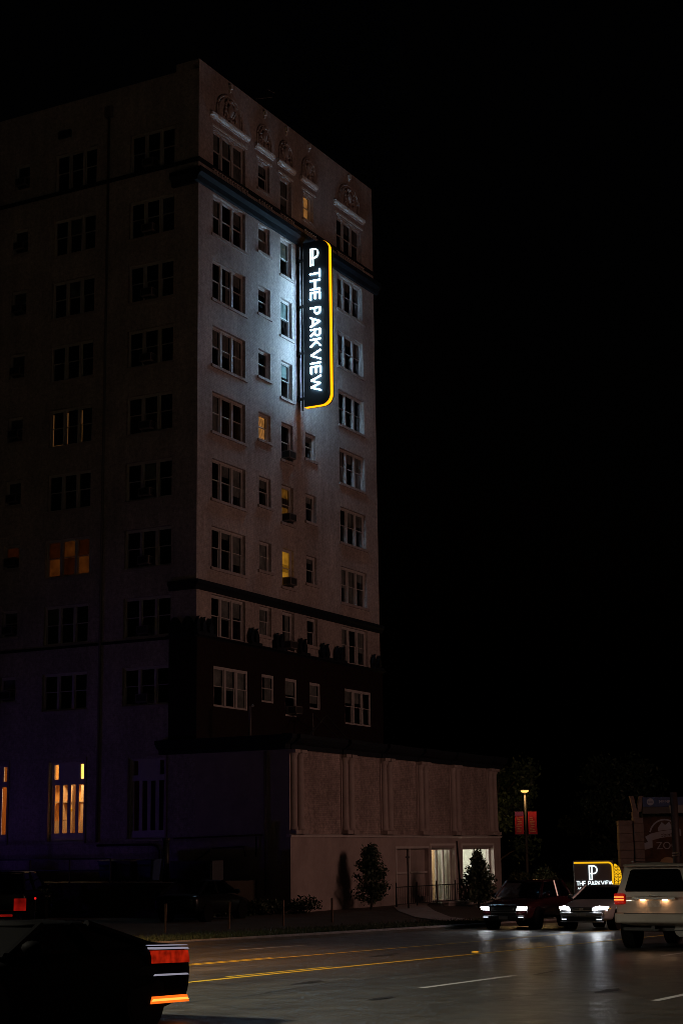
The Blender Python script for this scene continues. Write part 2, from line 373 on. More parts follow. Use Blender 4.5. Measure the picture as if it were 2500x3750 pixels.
# ------------------------------------------------------------------ the tower
BLD = thing('apartment_building', 'tall pale brick apartment tower with a lower windowless wing in front of it', 'building')
TW, TD = 17.2, 15.0
TOP = [35.05, 31.80, 28.71, 25.55, 22.47, 19.41, 16.36, 13.34, 10.22]
BOT = [33.10, 29.90, 26.80, 23.70, 20.64, 17.59, 14.53, 11.53, 8.49]
BOTS = [33.60, 30.42, 27.30, 24.20, 21.17, 18.04, 15.00, 12.00, 8.97]
front = []   # (u0,u1,z0,z1,kind,row)
for r in range(9):
    front.append((1.19, 3.98, BOT[r], TOP[r], 'A', r)); front.append((5.17, 6.25, BOTS[r], TOP[r], 'B', r))
    front.append((7.25, 8.34, BOT[r], TOP[r], 'C', r)); front.append((13.06, 15.84, BOT[r], TOP[r], 'E', r))
    if r == 0 or r >= 4: front.append((9.55, 10.58, BOTS[r], TOP[r], 'D', r))
LB = [33.1, 29.92, 26.84, 23.77, 20.65, 17.62, 14.58, 11.53, 8.60]
LT = [35.05, 31.73, 28.63, 25.51, 22.42, 19.37, 16.32, 13.29, 10.26]
LBS = [33.75, 30.5, 27.36, 24.28, 21.22, 18.17, 15.2, 12.06, 9.13]
left = []    # (y0,y1,z0,z1,kind,row)
for r in range(9):
    left.append((1.31, 3.79, LB[r], LT[r], 'G', r)); left.append((5.69, 8.14, LB[r], LT[r], 'F', r)); left.append((9.66, 10.56, LBS[r], LT[r], 'H', r))
tall = [(1.51, 3.39, 3.0, 6.33), (5.69, 7.62, 2.96, 6.33), (9.93, 11.85, 2.96, 6.33)]

def holed(holes, a0, a1, z0, z1, mapf, depth):
    """a wall panel with real openings and reveals; mapf(a, d, z) -> xyz"""
    A = sorted({a0, a1} | {h[0] for h in holes} | {h[1] for h in holes}); Z = sorted({z0, z1} | {h[2] for h in holes} | {h[3] for h in holes})
    A = [a for a in A if a0 <= a <= a1]; Z = [z for z in Z if z0 <= z <= z1]; s = MB(); idx = {}
    def vi(a, z):
        if (a, z) not in idx: idx[(a, z)] = len(s.v); s.v.append(mapf(a, 0, z))
        return idx[(a, z)]
    for i in range(len(A)-1):
        for j in range(len(Z)-1):
            ca, cz = (A[i]+A[i+1])/2, (Z[j]+Z[j+1])/2
            if any(h[0] < ca < h[1] and h[2] < cz < h[3] for h in holes): continue
            s.f.append((vi(A[i], Z[j]), vi(A[i+1], Z[j]), vi(A[i+1], Z[j+1]), vi(A[i], Z[j+1])))
    for h in holes:
        p = [(h[0], h[2]), (h[1], h[2]), (h[1], h[3]), (h[0], h[3])]
        for k in range(4):
            q, t = p[k], p[(k+1) % 4]; s.quad(mapf(q[0], 0, q[1]), mapf(t[0], 0, t[1]), mapf(t[0], depth, t[1]), mapf(q[0], depth, q[1]))
    return s
def wall_mesh(s, name, m):
    me = bpy.data.meshes.new(name); me.from_pydata(s.v, [], s.f); me.update(); me.materials.append(MATS[m]); return inst(name, me, BLD)
fm = lambda a, d, z: (a, d, z); lm = lambda a, d, z: (d, a, z)
wall_mesh(holed([h[:4] for h in front if h[5] < 8], 0, TW, 11.4, 37.8, fm, .32), 'wall', 'brick')
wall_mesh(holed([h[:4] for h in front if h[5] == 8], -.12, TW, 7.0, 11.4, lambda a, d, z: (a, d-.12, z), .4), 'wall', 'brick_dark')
wall_mesh(holed([h[:4] for h in left if h[4] != 'X' and h[5] < 9] + tall, 0, TD, -.6, 37.5, lm, .32), 'wall', 'brick')
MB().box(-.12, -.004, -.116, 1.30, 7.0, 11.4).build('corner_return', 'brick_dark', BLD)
s = MB(); s.quad((TW,0,7),(TW,TD,7),(TW,TD,37.8),(TW,0,37.8)); s.quad((0,TD,0),(TW,TD,0),(TW,TD,37.8),(0,TD,37.8)); s.build('wall', 'brick', BLD)
MB().box(.3, TW-.3, .3, TD-.3, 37.0, 37.3).build('roof', 'roofing', BLD)
s = MB(); s.box(0.01, TW, .0, .34, 37.8, 37.97); s.build('parapet', 'brick', BLD)
s = MB(); s.box(.0, .33, .345, 1.27, 37.5, 37.97); s.build('parapet', 'brick', BLD)
s = MB(); s.box(.0, .33, 1.275, TD, 37.5, 37.6); s.build('parapet', 'brick', BLD)
MB().box(1.6, TW-1, 1.6, TD-1, 7.5, 36.9).build('core', 'interior', BLD)
s = MB()
for r in range(9): s.box(.34, TW-.2, .34, TD-.2, BOT[r]-.75, BOT[r]-.55)
tag(s.build('floor_slab', 'interior', BLD), kind='stuff')

# mouldings (front, with short returns round the corner)
def mould(z0, z1, d, m='dark_trim', u0=None, u1=TW, ret=1.35, name='cornice'):
    u0 = -d if u0 is None else u0
    s = MB(); h = z1 - z0
    s.loft([[(u, -.003, z0), (u, -d*.45, z0), (u, -d*.6, z0+h*.35), (u, -d, z0+h*.6), (u, -d, z1), (u, -.003, z1)] for u in (u0, u1 + d*.6)])
    o = s.build(name, m, BLD)
    if ret:
        s = MB(); s.loft([[(-.003, y, z0), (-d*.45, y, z0), (-d*.6, y, z0+h*.35), (-d+.004, y, z0+h*.6), (-d+.004, y, z1-.003), (-.003, y, z1-.003)] for y in (0, ret)]); s.build(name, m, BLD)
    return o
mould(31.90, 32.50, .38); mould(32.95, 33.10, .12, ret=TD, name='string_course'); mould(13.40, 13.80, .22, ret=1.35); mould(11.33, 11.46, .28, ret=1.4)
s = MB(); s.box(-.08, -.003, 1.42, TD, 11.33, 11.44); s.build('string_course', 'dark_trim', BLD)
# balusters under the top windows
def baluster_mesh():
    s = MB(); pr = [(.0,.035),(.04,.05),(.07,.03),(.2,.06),(.3,.04),(.38,.03),(.42,.05),(.45,.05)]
    s.loft([[(r*math.cos(6.283*k/7), r*math.sin(6.283*k/7), z) for k in range(7)] for z, r in pr]); return s
b0 = baluster_mesh(); s = MB()
for (u0, u1) in ((1.2, 4.0), (5.15, 6.25), (7.25, 8.4), (9.55, 10.6), (13.05, 15.85)):
    n = int((u1-u0)/.2)
    for k in range(n+1):
        u = u0 + (u1-u0)*k/n; s.add([(p[0]+u, p[1]-.10, p[2]+32.5) for p in b0.v], b0.f)
tag(s.build('balusters', 'stone_trim', BLD), kind='stuff')
# window hoods, arches, cartouches, brackets on the top storey
def hood(u0, u1):
    s = MB(); s.loft([[(u, -.003, 35.50), (u, -.05, 35.50), (u, -.06, 35.56), (u, -.15, 35.62), (u, -.17, 35.70), (u, -.17, 35.74), (u, -.003, 35.77)] for u in (u0, u1)])
    s.box(u0+.12, u1-.12, -.05, -.003, 35.12, 35.22); return s.build('hood', 'pale_trim', BLD)  # hoods painted paler to suggest light from the street below
for u0, u1 in ((.90, 4.26), (4.86, 6.56), (6.94, 8.64), (9.24, 10.90), (12.76, 16.12)): hood(u0, u1)
def cartouche():
    s = MB(); s.ball((0, -.06, 0), .20, .11, .28, 12, 8)
    for sx in (-1, 1):
        s.tube([(sx*(.20+.16*math.cos(a)), -.06, .22+.16*math.sin(a)) for a in [i*.55 for i in range(10)]], [.055-.003*i for i in range(10)], 6)
        s.tube([(sx*(.16+.12*math.cos(a)), -.05, -.26+.13*math.sin(a)) for a in [-i*.55 for i in range(9)]], [.045-.003*i for i in range(9)], 6)
        s.tube([(sx*.1, -.04, -.3), (sx*.3, -.05, -.1), (sx*.36, -.05, .1)], .05, 6)
        for k in range(3): s.ball((sx*(.36+.03*k), -.05, .05-.17*k), .06, .06, .08, 7, 5)
    s.ball((0, -.06, .38), .12, .1, .10, 9, 6); s.ball((0, -.05, -.42), .07, .08, .12, 8, 5)
    return s.mesh('cartouche', 'plaster', True)
cm = cartouche(); xs5 = (2.58, 5.70, 7.80, 10.07, 14.44)
for i, u in enumerate(xs5):
    o = inst('cartouche', cm, BLD, (u, 0, 36.42)); big = i in (0, 4); o.scale = (1.15, 1.15, 1.2) if big else (1, 1, 1.1)
    rr = 1.12 if big else .66; s = MB()
    for off, th in ((0, .06), (.16, .035)):
        pts = [(u + (rr-off)*math.cos(a), -.035, 36.15 + (rr-off)*(.86 if big else 1.25)*math.sin(a)) for a in [math.pi*k/16 for k in range(17)]]; pts = [(pts[0][0], -.035, 35.82)] + pts + [(pts[-1][0], -.035, 35.82)]
        s.tube(pts, th, 6)
    s.build('arch_moulding', 'brick', BLD)
    s = MB(); s.box(u-.07, u+.07, -.17, -.003, 37.52, 37.74); s.box(u-.05, u+.05, -.10, -.003, 37.36, 37.52); s.build('bracket', 'pale_trim', BLD)

# windows ------------------------------------------------------------
WM = {}
def win_meshes(w_, h_, bays):
    k = (round(w_, 2), round(h_, 2), bays)
    if k in WM: return WM[k]
    f = .06; mu = .13 if bays > 1 else 0; s = MB(); d0, d1 = 0, .10
    s.box(0, f, d0, d1, 0, h_); s.box(w_-f, w_, d0, d1, 0, h_); s.box(f, w_-f, d0, d1, h_-f-.03, h_); s.box(f, w_-f, d0, d1, 0, f)
    bw = (w_ - 2*f - (bays-1)*mu) / bays; mid = h_*.51; fr = .035; panes = []
    for b in range(bays):
        x0 = f + b*(bw+mu)
        if b: s.box(x0-mu, x0, d0-.02, d1, f, h_-f-.03)
        for (z0, z1, dy) in ((f, mid+.02, .06), (mid-.02, h_-f-.03, .025)):
            s.box(x0, x0+fr, dy, dy+.035, z0, z1); s.box(x0+bw-fr, x0+bw, dy, dy+.035, z0, z1); s.box(x0+fr, x0+bw-fr, dy, dy+.035, z0, z0+fr); s.box(x0+fr, x0+bw-fr, dy, dy+.035, z1-fr, z1)
            panes.append((x0+fr, dy+.018, z0+fr, bw-2*fr, z1-z0-2*fr))
    fm_ = s.mesh('window', 'frame_paint'); pm = {}
    pl = []
    for (x, y, z, pw, ph) in panes:
        kk = (round(pw, 3), round(ph, 3))
        if kk not in pm: pm[kk] = MB().quad((0,0,0),(pw,0,0),(pw,0,ph),(0,0,ph)).mesh('pane', 'glass')
        pl.append((pm[kk], (x, y, z)))
    sm = MB().box(-.12, w_+.12, -.23, -.01, -.13, -.004).mesh('sill', 'plaster')
    WM[k] = (fm_, pl, sm, bw, f, mu); return WM[k]
ac_case = MB().box(-.30, .30, -.42, .12, 0, .36).mesh('air_conditioner', 'ac_case')
def grille_mesh():
    s = MB(); s.box(-.26, .26, -.428, -.422, .04, .32)
    s.box(-.308, -.302, -.38, -.02, .04, .32); s.box(.302, .308, -.38, -.02, .04, .32); return s.mesh('grille', 'ac_grille')
acg = grille_mesh(); acb = MB().box(-.2, .2, -.3, -.22, -.07, -.01).mesh('bracket', 'metal_dark')
LIT = {('B', 4): 'lit_blind', ('D', 0): 'lit_blind', ('C', 5): 'lit_dim', ('C', 6): 'lit_amber', ('F', 6): 'lit_ember', ('H', 6): 'lit_ember_low', ('F', 4): 'slit'}
rw = random.Random(3)
def window(a0, a1, z0, z1, kind, row, side, rec):
    w_, h_ = a1-a0, z1-z0; bays = 3 if kind in 'AEGF' else 1
    fmsh, pl, sm, bw, f, mu = win_meshes(w_, h_, bays)
    if side == 'f': loc, rot = (a0, rec, z0), (0, 0, 0)
    else: loc, rot = (rec, a1, z0), (0, 0, -math.pi/2)
    W = inst('window', fmsh, BLD, loc, rot)
    for me, p in pl: inst('pane', me, W, p)
    if side == 'f' and not (row == 8): inst('sill', sm, W, (0, .15-rec, 0))
    if side == 'l': inst('sill', sm, W, (0, .15-rec+.06, 0))
    def blind(m, b, zz0, zz1, x0=0, x1=1, dy=.13):
        xx = f + b*(bw+mu); s = MB(); s.box(xx+bw*x0, xx+bw*x1, dy, dy+.02, zz0, zz1); return s.build('blind', m, W)
    lit = LIT.get((kind, row))
    if lit == 'slit':
        blind('lit_slit', 0, .05, h_-.1, -.2, 3.6 + .3, .30)
        for b, x0, x1 in ((0, .06, 1.10), (1, .05, 1.12), (2, .04, 1.1)): blind('drape_dark', b, .06 if b else .15, h_-.05, x0, x1, .15)
    elif lit and kind == 'F':
        for b in range(3):
            blind(lit if b != 0 else 'lit_ember', b, h_*.5, h_-.1, 0, 1) if b == 1 else blind('lit_ember_low', b, h_*.5, h_-.1)
            blind(lit if b != 1 else 'lit_ember_low', b, .07, h_*.5-.004)
    elif lit and kind == 'C':
        acz = .50
        if row == 6:
            blind(lit, 0, h_*.62, h_-.1); blind('lit_dim', 0, h_*.42, h_*.62-.004).data.materials[0] = MATS['lit_amber2']; blind(lit, 0, .1, h_*.42-.004)
        else:
            blind(lit, 0, h_*.70, h_-.1); blind('drape_dark', 0, h_*.45, h_*.70, 0, 1); blind('lit_dim', 0, .1, h_*.45-.004); blind('drape_dark', 0, .05, .8, .10, .24, .10)
    elif lit:
        blind(lit, 0, .05, h_-.1, 0, .95)
        if lit == 'lit_blind':
            for k in range(int((h_-.2)/.055)): blind('drape_dark', 0, .1+k*.055, .1+k*.055+.008, 0, .95, .115) if k % 1 == 0 else None
    elif side == 'f':
        for b in range(bays):
            q = rw.random()
            if kind == 'C' and row in (1, 2, 3): blind('blind', b, h_*(.5 if row < 3 else .62), h_-.09)
            elif q < .55: blind('curtain', b, h_*(.2+.6*rw.random()), h_-.09)
            elif q < .72: blind('curtain', b, .06, h_-.09, rw.random()*.7, 1)
    else:
        if rw.random() < .4: blind('curtain', rw.randrange(bays), h_*.5, h_-.09)
    hasac = (kind == 'C' and row >= 4) or (kind == 'G') or (kind == 'H')
    if hasac:
        x = {'C': .62, 'G': 1.2, 'H': .55}[kind]
        if side == 'f': A = inst('air_conditioner', ac_case, BLD, (a0+x, rec, z0+.10))
        else: A = inst('air_conditioner', ac_case, BLD, (rec, a1-x, z0+.10), (0, 0, -math.pi/2))
        inst('grille', acg, A); inst('bracket', acb, A)
emis('lit_amber2', (1.0, .40, .03), .16, .2, 3)
for (a0, a1, z0, z1, k, r) in front: window(a0, a1, z0, z1, k, r, 'f', .15 if r < 8 else -.09)
for (a0, a1, z0, z1, k, r) in left: window(a0, a1, z0, z1, k, r, 'l', .13)

# tall hall windows on the left face
def tall_window(y0, y1, z0, z1, lit):
    W = inst('tall_window', None, BLD, (.12, y1, z0), (0, 0, -math.pi/2)); w_, h_ = y1-y0, z1-z0; s = MB()
    zt = 2.65; panes = []
    s.box(0, .10, 0, .14, 0, h_); s.box(w_-.10, w_, 0, .14, 0, h_); s.box(.1, w_-.1, 0, .14, h_-.08, h_); s.box(.1, w_-.1, 0, .14, 0, .34); s.box(.1, w_-.1, 0, .16, zt-.24, zt)
    bw = (w_-.2)/4
    for k in range(4):
        x0 = .1 + k*bw; st = .095
        s.box(x0, x0+st, .05, .09, .34, zt-.24); s.box(x0+bw-st+.02, x0+bw, .05, .09, .34, zt-.24)
        panes.append((x0+st, .34, bw-2*st+.02, zt-.24-.34))
    s.box(.40, w_-.36, .02, .1, zt, h_-.08); s.box(.1, .16, .02, .12, zt, h_-.08); s.box(w_-.16, w_-.1, .02, .12, zt, h_-.08)
    panes += [(.16, zt, .24, h_-.08-zt), (w_-.36, zt, .20, h_-.08-zt)]
    s.build('frame', 'frame_paint', W)
    MB().box(-.1, w_+.1, -.2, .02, -.1, -.004).build('sill', 'stone_trim', W)
    s = MB(); s.box(-.10, -.003, -.17, -.125, 0, h_+.1); s.box(w_+.003, w_+.1, -.17, -.125, 0, h_+.1); s.box(-.1, w_+.1, -.17, -.125, h_+.105, h_+.2); s.build('casing', 'plaster', W)
    for (x, z, a, b) in panes: MB().quad((x, .07, z), (x+a, .07, z), (x+a, .07, z+b), (x, .07, z+b)).build('pane', 'glass', W)
for i, t in enumerate(tall): tall_window(*t, i > 0)
# the lit hall behind two of them
s = MB(); s.box(2.8, 2.9, 4.6, 12.6, 2.3, 6.8); s.box(.33, 2.8, 4.5, 4.6, 2.3, 6.8); s.box(.33, 2.8, 12.6, 12.7, 2.3, 6.8); s.build('hall_wall', 'room_orange', BLD)
s = MB(); s.box(.33, 2.9, 4.6, 12.6, 2.2, 2.3); s.box(.33, 2.9, 4.6, 12.6, 6.8, 6.9); s.build('hall_floor', 'wood_dark', BLD)
light('hall_light', 'POINT', (1.5, 7.9, 6.4), 380, (1.0, .66, .33), BLD, .25)
s = MB(); s.box(2.3, 2.79, 7.5, 9.3, 2.31, 3.9); s.build('sideboard', 'room_tan', BLD); s = MB()
for k in range(3): s.box(2.45, 2.79, 7.6+.55*k, 7.75+.55*k, 3.92, 5.8)
s.box(2.4, 2.79, 7.5, 9.3, 5.5, 5.62); s.box(2.4, 2.79, 7.5, 9.3, 4.7, 4.76); s.build('shelf_unit', 'room_tan', BLD)
MB().ball((1.9, 7.9, 4.35), .10, .10, .10).build('ball', 'yellow_item', BLD, smooth=True)
s = MB(); s.box(1.9, 2.3, 5.0, 6.6, 3.55, 3.63); s.box(1.9, 2.3, 5.0, 6.6, 3.2, 3.26); s.box(1.95, 2.02, 6.3, 6.36, 2.31, 3.55); s.box(1.95, 2.02, 5.6, 5.66, 2.31, 3.55); s.build('console', 'wood_dark', BLD)
for k in range(9):
    y = 5.1 + rw.random()*1.4; MB().ball((2.0, y, 3.72 + .12*rw.random()), .07+.05*rw.random(), .08, .09+.05*rw.random(), 8, 5).build('vase', 'white_item', BLD, smooth=True)
s = MB(); s.tube([(1.0, 6.98, 2.4), (1.02, 7.02, 6.5)], [.10, .09], 10); s.build('curtain', 'room_tan', BLD)

# drain pipes and service runs on the left face
def pipe(pts, r, m='metal_dark', name='drain_pipe', n=7): return MB().tube(pts, r, n).build(name, m, BLD, smooth=True)
pipe([(-.09, 4.95, 2.9), (-.09, 4.95, 36.2)], .06, 'ac_case'); MB().box(-.24, -.004, 4.78, 5.12, 36.2, 36.7).build('rain_head', 'ac_case', BLD)
pipe([(-.09, -3.42, .7), (-.09, -3.42, 6.4)], .05, 'ac_case')
pipe([(-.10, 4.9, 2.75), (-.10, 2.2, 2.75), (-.10, 1.85, 2.7), (-.10, 1.7, 2.5), (-.10, 1.7, 1.6)], .05)
pipe([(-.10, -3.3, 3.05), (-.10, 1.0, 2.98)], .03); pipe([(-.10, -3.0, 3.0), (-.10, -3.0, 2.2)], .03)
pipe([(-.10, -.9, 2.55), (-.10, -2.4, 2.6), (-.10, -2.5, 2.2)], .03); pipe([(-.1, .2, 1.9), (-.1, -.8, 2.5)], .03)
s = MB(); s.box(-.12, -.003, 7.2, 7.9, 35.8, 36.15); s.build('vent', 'ac_grille', BLD)
# urns and crestings along the top of the dark storey
def antefix():
    s = MB(); s.box(-.26, .26, -.2, .0, 0, .10)
    s.loft([[(x*wd, -.18, z), (x*wd, -.02, z)] [0:1] + [(wd, -.18, z), (wd, -.02, z), (-wd, -.02, z), (-wd, -.18, z)][1:] for x, wd, z in ((-1, .24, .1), (-1, .30, .28), (-1, .26, .48), (-1, .15, .66), (-1, .04, .76))])
    return s.mesh('cresting', 'dark_trim')
am = antefix()
for u in (-.05, .42, .95, 4.35, 4.75, 6.55, 6.95, 8.75, 9.15, 10.9, 11.35, 12.35, 12.8, 16.3, 16.9): inst('cresting', am, BLD, (u, -.08, 11.46))
for y in (.3, .95): inst('cresting', am, BLD, (-.08, y, 11.46), (0, 0, -math.pi/2))
pipe([(1.07, -2, 7.05), (1.07, -2, 8.35), (1.3, -2, 8.42)], .07, 'ac_case', 'vent_pipe')
s = MB()
for a, b in (((5.6, -2, 7.1), (7.7, -2, 8.45)), ((7.7, -2, 8.45), (10.4, -2, 7.15)), ((7.9, -1.2, 8.6), (7.9, -1.2, 7.1)), ((8.0, -1.2, 8.55), (11.6, -1.2, 7.1))): s.tube([a, b], .035, 6)
s.build('roof_frame', 'metal_dark', BLD)

# ------------------------------------------------------------------ the podium wing
PX, PY = 21.3, -4.5
dk = lambda a, d, z: (a, PY + d, z)
holes_low = [(9.25, 12.75, .3, 2.56), (13.0, 15.65, .0, 2.48), (16.56, 20.40, .67, 2.48)]
wall_mesh(holed([], 0, PX, 2.97, 7.0, dk, .3), 'wall', 'stucco')
wall_mesh(holed(holes_low, -.1, PX+.1, -.9, 2.95, lambda a, d, z: (a, PY-.1+d, z), .42), 'wall', 'plaster')
s = MB(); s.quad((-.0, 0, -.6), (-.0, PY, -.6), (-.0, PY, 7.0), (-.0, 0, 7.0)); wall_mesh(s, 'wall', 'plaster')
s = MB(); s.quad((-.1, PY-.1, -.9), (-.1, PY+.35, -.9), (-.1, PY+.35, 2.95), (-.1, PY-.1, 2.95)); s.quad((-.1, PY+.35, -.9), (-.003, PY+.35, -.9), (-.003, PY+.35, 2.95), (-.1, PY+.35, 2.95)); wall_mesh(s, 'wall', 'plaster')
s = MB(); s.quad((PX, PY, -.9), (PX, 4, -.9), (PX, 4, 7.0), (PX, PY, 7.0)); s.quad((PX+.1, PY-.1, -.9), (PX+.1, 4, -.9), (PX+.1, 4, 2.95), (PX+.1, PY-.1, 2.95)); s.quad((TW, 4, -.9), (PX, 4, -.9), (PX, 4, 7), (TW, 4, 7)); wall_mesh(s, 'wall', 'stucco')
MB().box(.05, PX-.05, PY+.05, -.15, 6.85, 6.98).build('roof', 'roofing', BLD)
MB().box(TW+.05, PX-.05, -.14, 3.9, 6.85, 6.98).build('roof', 'roofing', BLD)
MB().box(.4, 9.0, PY+.45, -.4, .02, 6.8).build('core', 'interior', BLD)
# string ledge and cornice
s = MB(); s.loft([[(x, PY+.05, 2.955), (x, PY-.16, 2.955), (x, PY-.18, 3.03), (x, PY-.05, 3.08), (x, PY+.05, 3.08)] for x in (-.17, PX+.17)]); s.build('ledge', 'stone_trim', BLD)
grp = [(.45, 0), (4.85, 1), (8.55, 1), (12.30, 1), (15.95, 1), (20.55, 0)]
def pod_cornice(x0, x1, d):
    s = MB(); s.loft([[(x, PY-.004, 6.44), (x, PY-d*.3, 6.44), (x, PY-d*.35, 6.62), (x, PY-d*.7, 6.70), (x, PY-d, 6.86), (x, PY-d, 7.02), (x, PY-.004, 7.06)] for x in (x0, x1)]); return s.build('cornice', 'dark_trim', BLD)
edges = [-.55]
for u, k in grp: edges += [u-.58, u+.58]
edges.append(PX+.6)
for i in range(len(edges)-1):
    if edges[i+1] - edges[i] > .05: pod_cornice(edges[i]+.002, edges[i+1]-.002, .62 if i % 2 else .46)
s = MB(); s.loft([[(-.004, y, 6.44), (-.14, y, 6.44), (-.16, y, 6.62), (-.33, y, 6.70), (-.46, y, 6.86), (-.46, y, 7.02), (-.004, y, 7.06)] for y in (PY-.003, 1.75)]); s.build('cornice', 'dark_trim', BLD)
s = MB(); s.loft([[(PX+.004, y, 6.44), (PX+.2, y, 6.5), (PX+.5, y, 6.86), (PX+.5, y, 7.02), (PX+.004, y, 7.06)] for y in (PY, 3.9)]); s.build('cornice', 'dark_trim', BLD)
pm = {}
shaft = MB(); prof = [(3.24, .20), (3.30, .21), (3.36, .18), (3.42, .165), (4.6, .165), (5.9, .15), (5.98, .165), (6.02, .15), (6.10, .155), (6.22, .20), (6.30, .215)]
shaft.loft([[(r*math.cos(6.283*k/18), r*math.sin(6.283*k/18), z) for k in range(18)] for z, r in prof])
shaft_m = shaft.mesh('column', 'plaster', True)
cap_m = MB().box(-.23, .23, -.24, .1, 6.30, 6.43).mesh('capital', 'plaster'); plinth_m = MB().box(-.24, .24, -.26, .1, 3.083, 3.24).mesh('plinth', 'plaster')
for u, k in grp:
    MB().box(u-.52, u+.52, PY-.05, PY-.003, 3.083, 6.43).build('pilaster', 'plaster', BLD)
    for du in (-.27, .27): inst('column', shaft_m, BLD, (u+du, PY-.08, 0)); inst('capital', cap_m, BLD, (u+du, PY-.08, 0)); inst('plinth', plinth_m, BLD, (u+du, PY-.08, 0))
# blocked bay
s = MB(); s.box(9.25, 12.75, PY+.12, PY+.2, .3, 2.56); s.build('blocked_bay', 'plaster', BLD)
s = MB(); s.box(9.25, 9.37, PY-.13, PY+.1, .3, 2.56); s.box(9.37, 12.75, PY-.13, PY+.1, 2.46, 2.56); s.box(10.9, 11.0, PY-.0, PY+.1, .3, 2.46); s.box(9.37, 12.75, PY, PY+.1, 1.35, 1.43); s.build('bay_frame', 'stone_trim', BLD)
# lit shop rooms
def shop(u0, u1, z0, z1, bars, name):
    D = inst(name, None, BLD, (u0, PY+.1, z0)); w_, h_ = u1-u0, z1-z0; s = MB()
    s.box(0, .09, 0, .1, 0, h_); s.box(w_-.09, w_, 0, .1, 0, h_); s.box(.09, w_-.09, 0, .1, h_-.09, h_); s.box(.09, w_-.09, 0, .1, 0, .07)
    for b, bw in bars: s.box(b, b+bw, .0, .1, .07, h_-.09)
    s.build('frame', 'stone_trim', D); xs_ = [.09] + [v for b, bw in bars for v in (b, b+bw)] + [w_-.09]
    for i in range(0, len(xs_), 2): MB().quad((xs_[i], .05, .07), (xs_[i+1], .05, .07), (xs_[i+1], .05, h_-.09), (xs_[i], .05, h_-.09)).build('pane', 'glass', D)
    s = MB(); s.box(-.1, -.003, -.23, -.17, 0, h_+.1); s.box(w_+.003, w_+.1, -.23, -.17, 0, h_+.1); s.box(-.1, w_+.1, -.23, -.17, h_+.105, h_+.2); s.build('casing', 'pale_trim', D); return D
shop(13.0, 15.65, .0, 2.48, [(1.02, .10), (1.75, .10)], 'shop_door'); shop(16.56, 20.40, .67, 2.48, [(1.9, .06)], 'shop_window')
s = MB(); s.box(12.6, 21.1, -1.6, -1.5, .0, 2.9); s.box(12.5, 12.6, PY+.4, -1.5, .0, 2.9); s.box(16.0, 16.12, PY+.4, -1.6, .0, 2.9); s.box(21.1, 21.2, PY+.4, -1.5, .0, 2.9); s.box(12.6, 21.1, PY+.4, -1.5, 2.8, 2.9); s.build('room_wall', 'room_white', BLD)
MB().box(12.6, 21.1, PY+.35, -1.6, -.1, -.01).build('room_floor', 'room_tan', BLD)
s = MB(); s.box(14.85, 14.95, PY+.5, -2.6, 0, 2.4); s.build('door_leaf', 'room_tan', BLD)
light('shop_light', 'POINT', (18.3, -2.6, 2.55), 190, (1.0, .95, .80), BLD, .2); light('shop_light', 'POINT', (14.1, -2.7, 2.5), 80, (1.0, .92, .78), BLD, .2)

# ------------------------------------------------------------------ the blade sign
SX0, SX1, SY0, SY1, SZ0, SZ1 = 8.72, 9.12, -.42, -1.86, 23.46, 31.86
SG = thing('blade_sign', 'tall black vertical sign with white letters and a yellow neon edge on the tower', 'sign', (SX0, SY0, SZ0))
SH, SWd = SZ1-SZ0, SY0-SY1
def outline(ins=0.0, n=8):
    r = .50; y1 = -(SWd-ins); pts = [(-ins*0, ins)]      # local (y,z): square at the wall side, round outside
    pts = [(0, ins)] + [(y1 + r + r*math.cos(R(270-90*k/n)) - 0, ins + r + r*math.sin(R(270-90*k/n))) for k in range(n+1)]
    pts += [(y1 + r + r*math.cos(R(180-90*k/n)), SH-ins-r + r*math.sin(R(180-90*k/n))) for k in range(n+1)] + [(0, SH-ins)]
    return pts
T = SX1-SX0; s = MB(); s.loft([[(x, y, z) for y, z in outline()] for x in (0, T)]); s.build('panel', 'black_paint', SG)
o = outline(); s = MB(); o2 = [(y*1.0, z) for y, z in o]
a, b = ribbon(o[0:], .02)
s.loft([[(T*.08, p.x, p.y), (T*.08, q.x, q.y), (T*.72, q.x, q.y), (T*.72, p.x, p.y)] for p, q in zip(a, b)]); s.build('neon_edge', 'sign_yellow', SG)
for zb in (31.05-SZ0, 28.65-SZ0, 26.25-SZ0, 23.95-SZ0):
    s = MB(); s.box(T*.3, T*.7, .0, -SY0+.0, zb-.05, zb+.05); s.box(T*.1, T*.9, -SY0-.03, -SY0-.003, zb-.16, zb+.16); s.build('bracket', 'metal_dark', SG)
MB().tube([(T*.5, .18, -.1), (T*.5, .18, SH+.05)], .05, 8).build('conduit', 'metal_dark', SG)
def zpix(p): return 31.86 - (850 + p*.2849 - 893)/71.4 - SZ0
for face in (-1, 1):
    N = (face, 0, 0); x = -.001 if face < 0 else T+.001; B = (0, -1, 0) if face < 0 else (0, 1, 0); yb = -.37 if face < 0 else -.99
    cap = .56; yb = -.40 if face < 0 else -.96
    for word, p0, p1 in (('THE', 522, 913), ('PARKVIEW', 1012, 2080)):
        L = zpix(p0) - zpix(p1); gap = .115; aw = (L - gap*(len(word)-1)) / (sum(glyph(c)[0] for c in word) * cap); z = zpix(p0)
        for c in word:
            mb, ln = letter_mesh(c, cap, aw, (x, yb, z), (0, 0, -1), B, N, None); mb.build('letter', 'sign_white', SG); z -= ln + gap
    zt = zpix(247); hh = zt - zpix(470); mb, _ = letter_mesh('p', hh, .50/(.62*hh), (x, -.41 if face < 0 else -.93, zt-hh), B, (0, 0, 1), N, None, .06); mb.build('letter', 'sign_logo', SG)

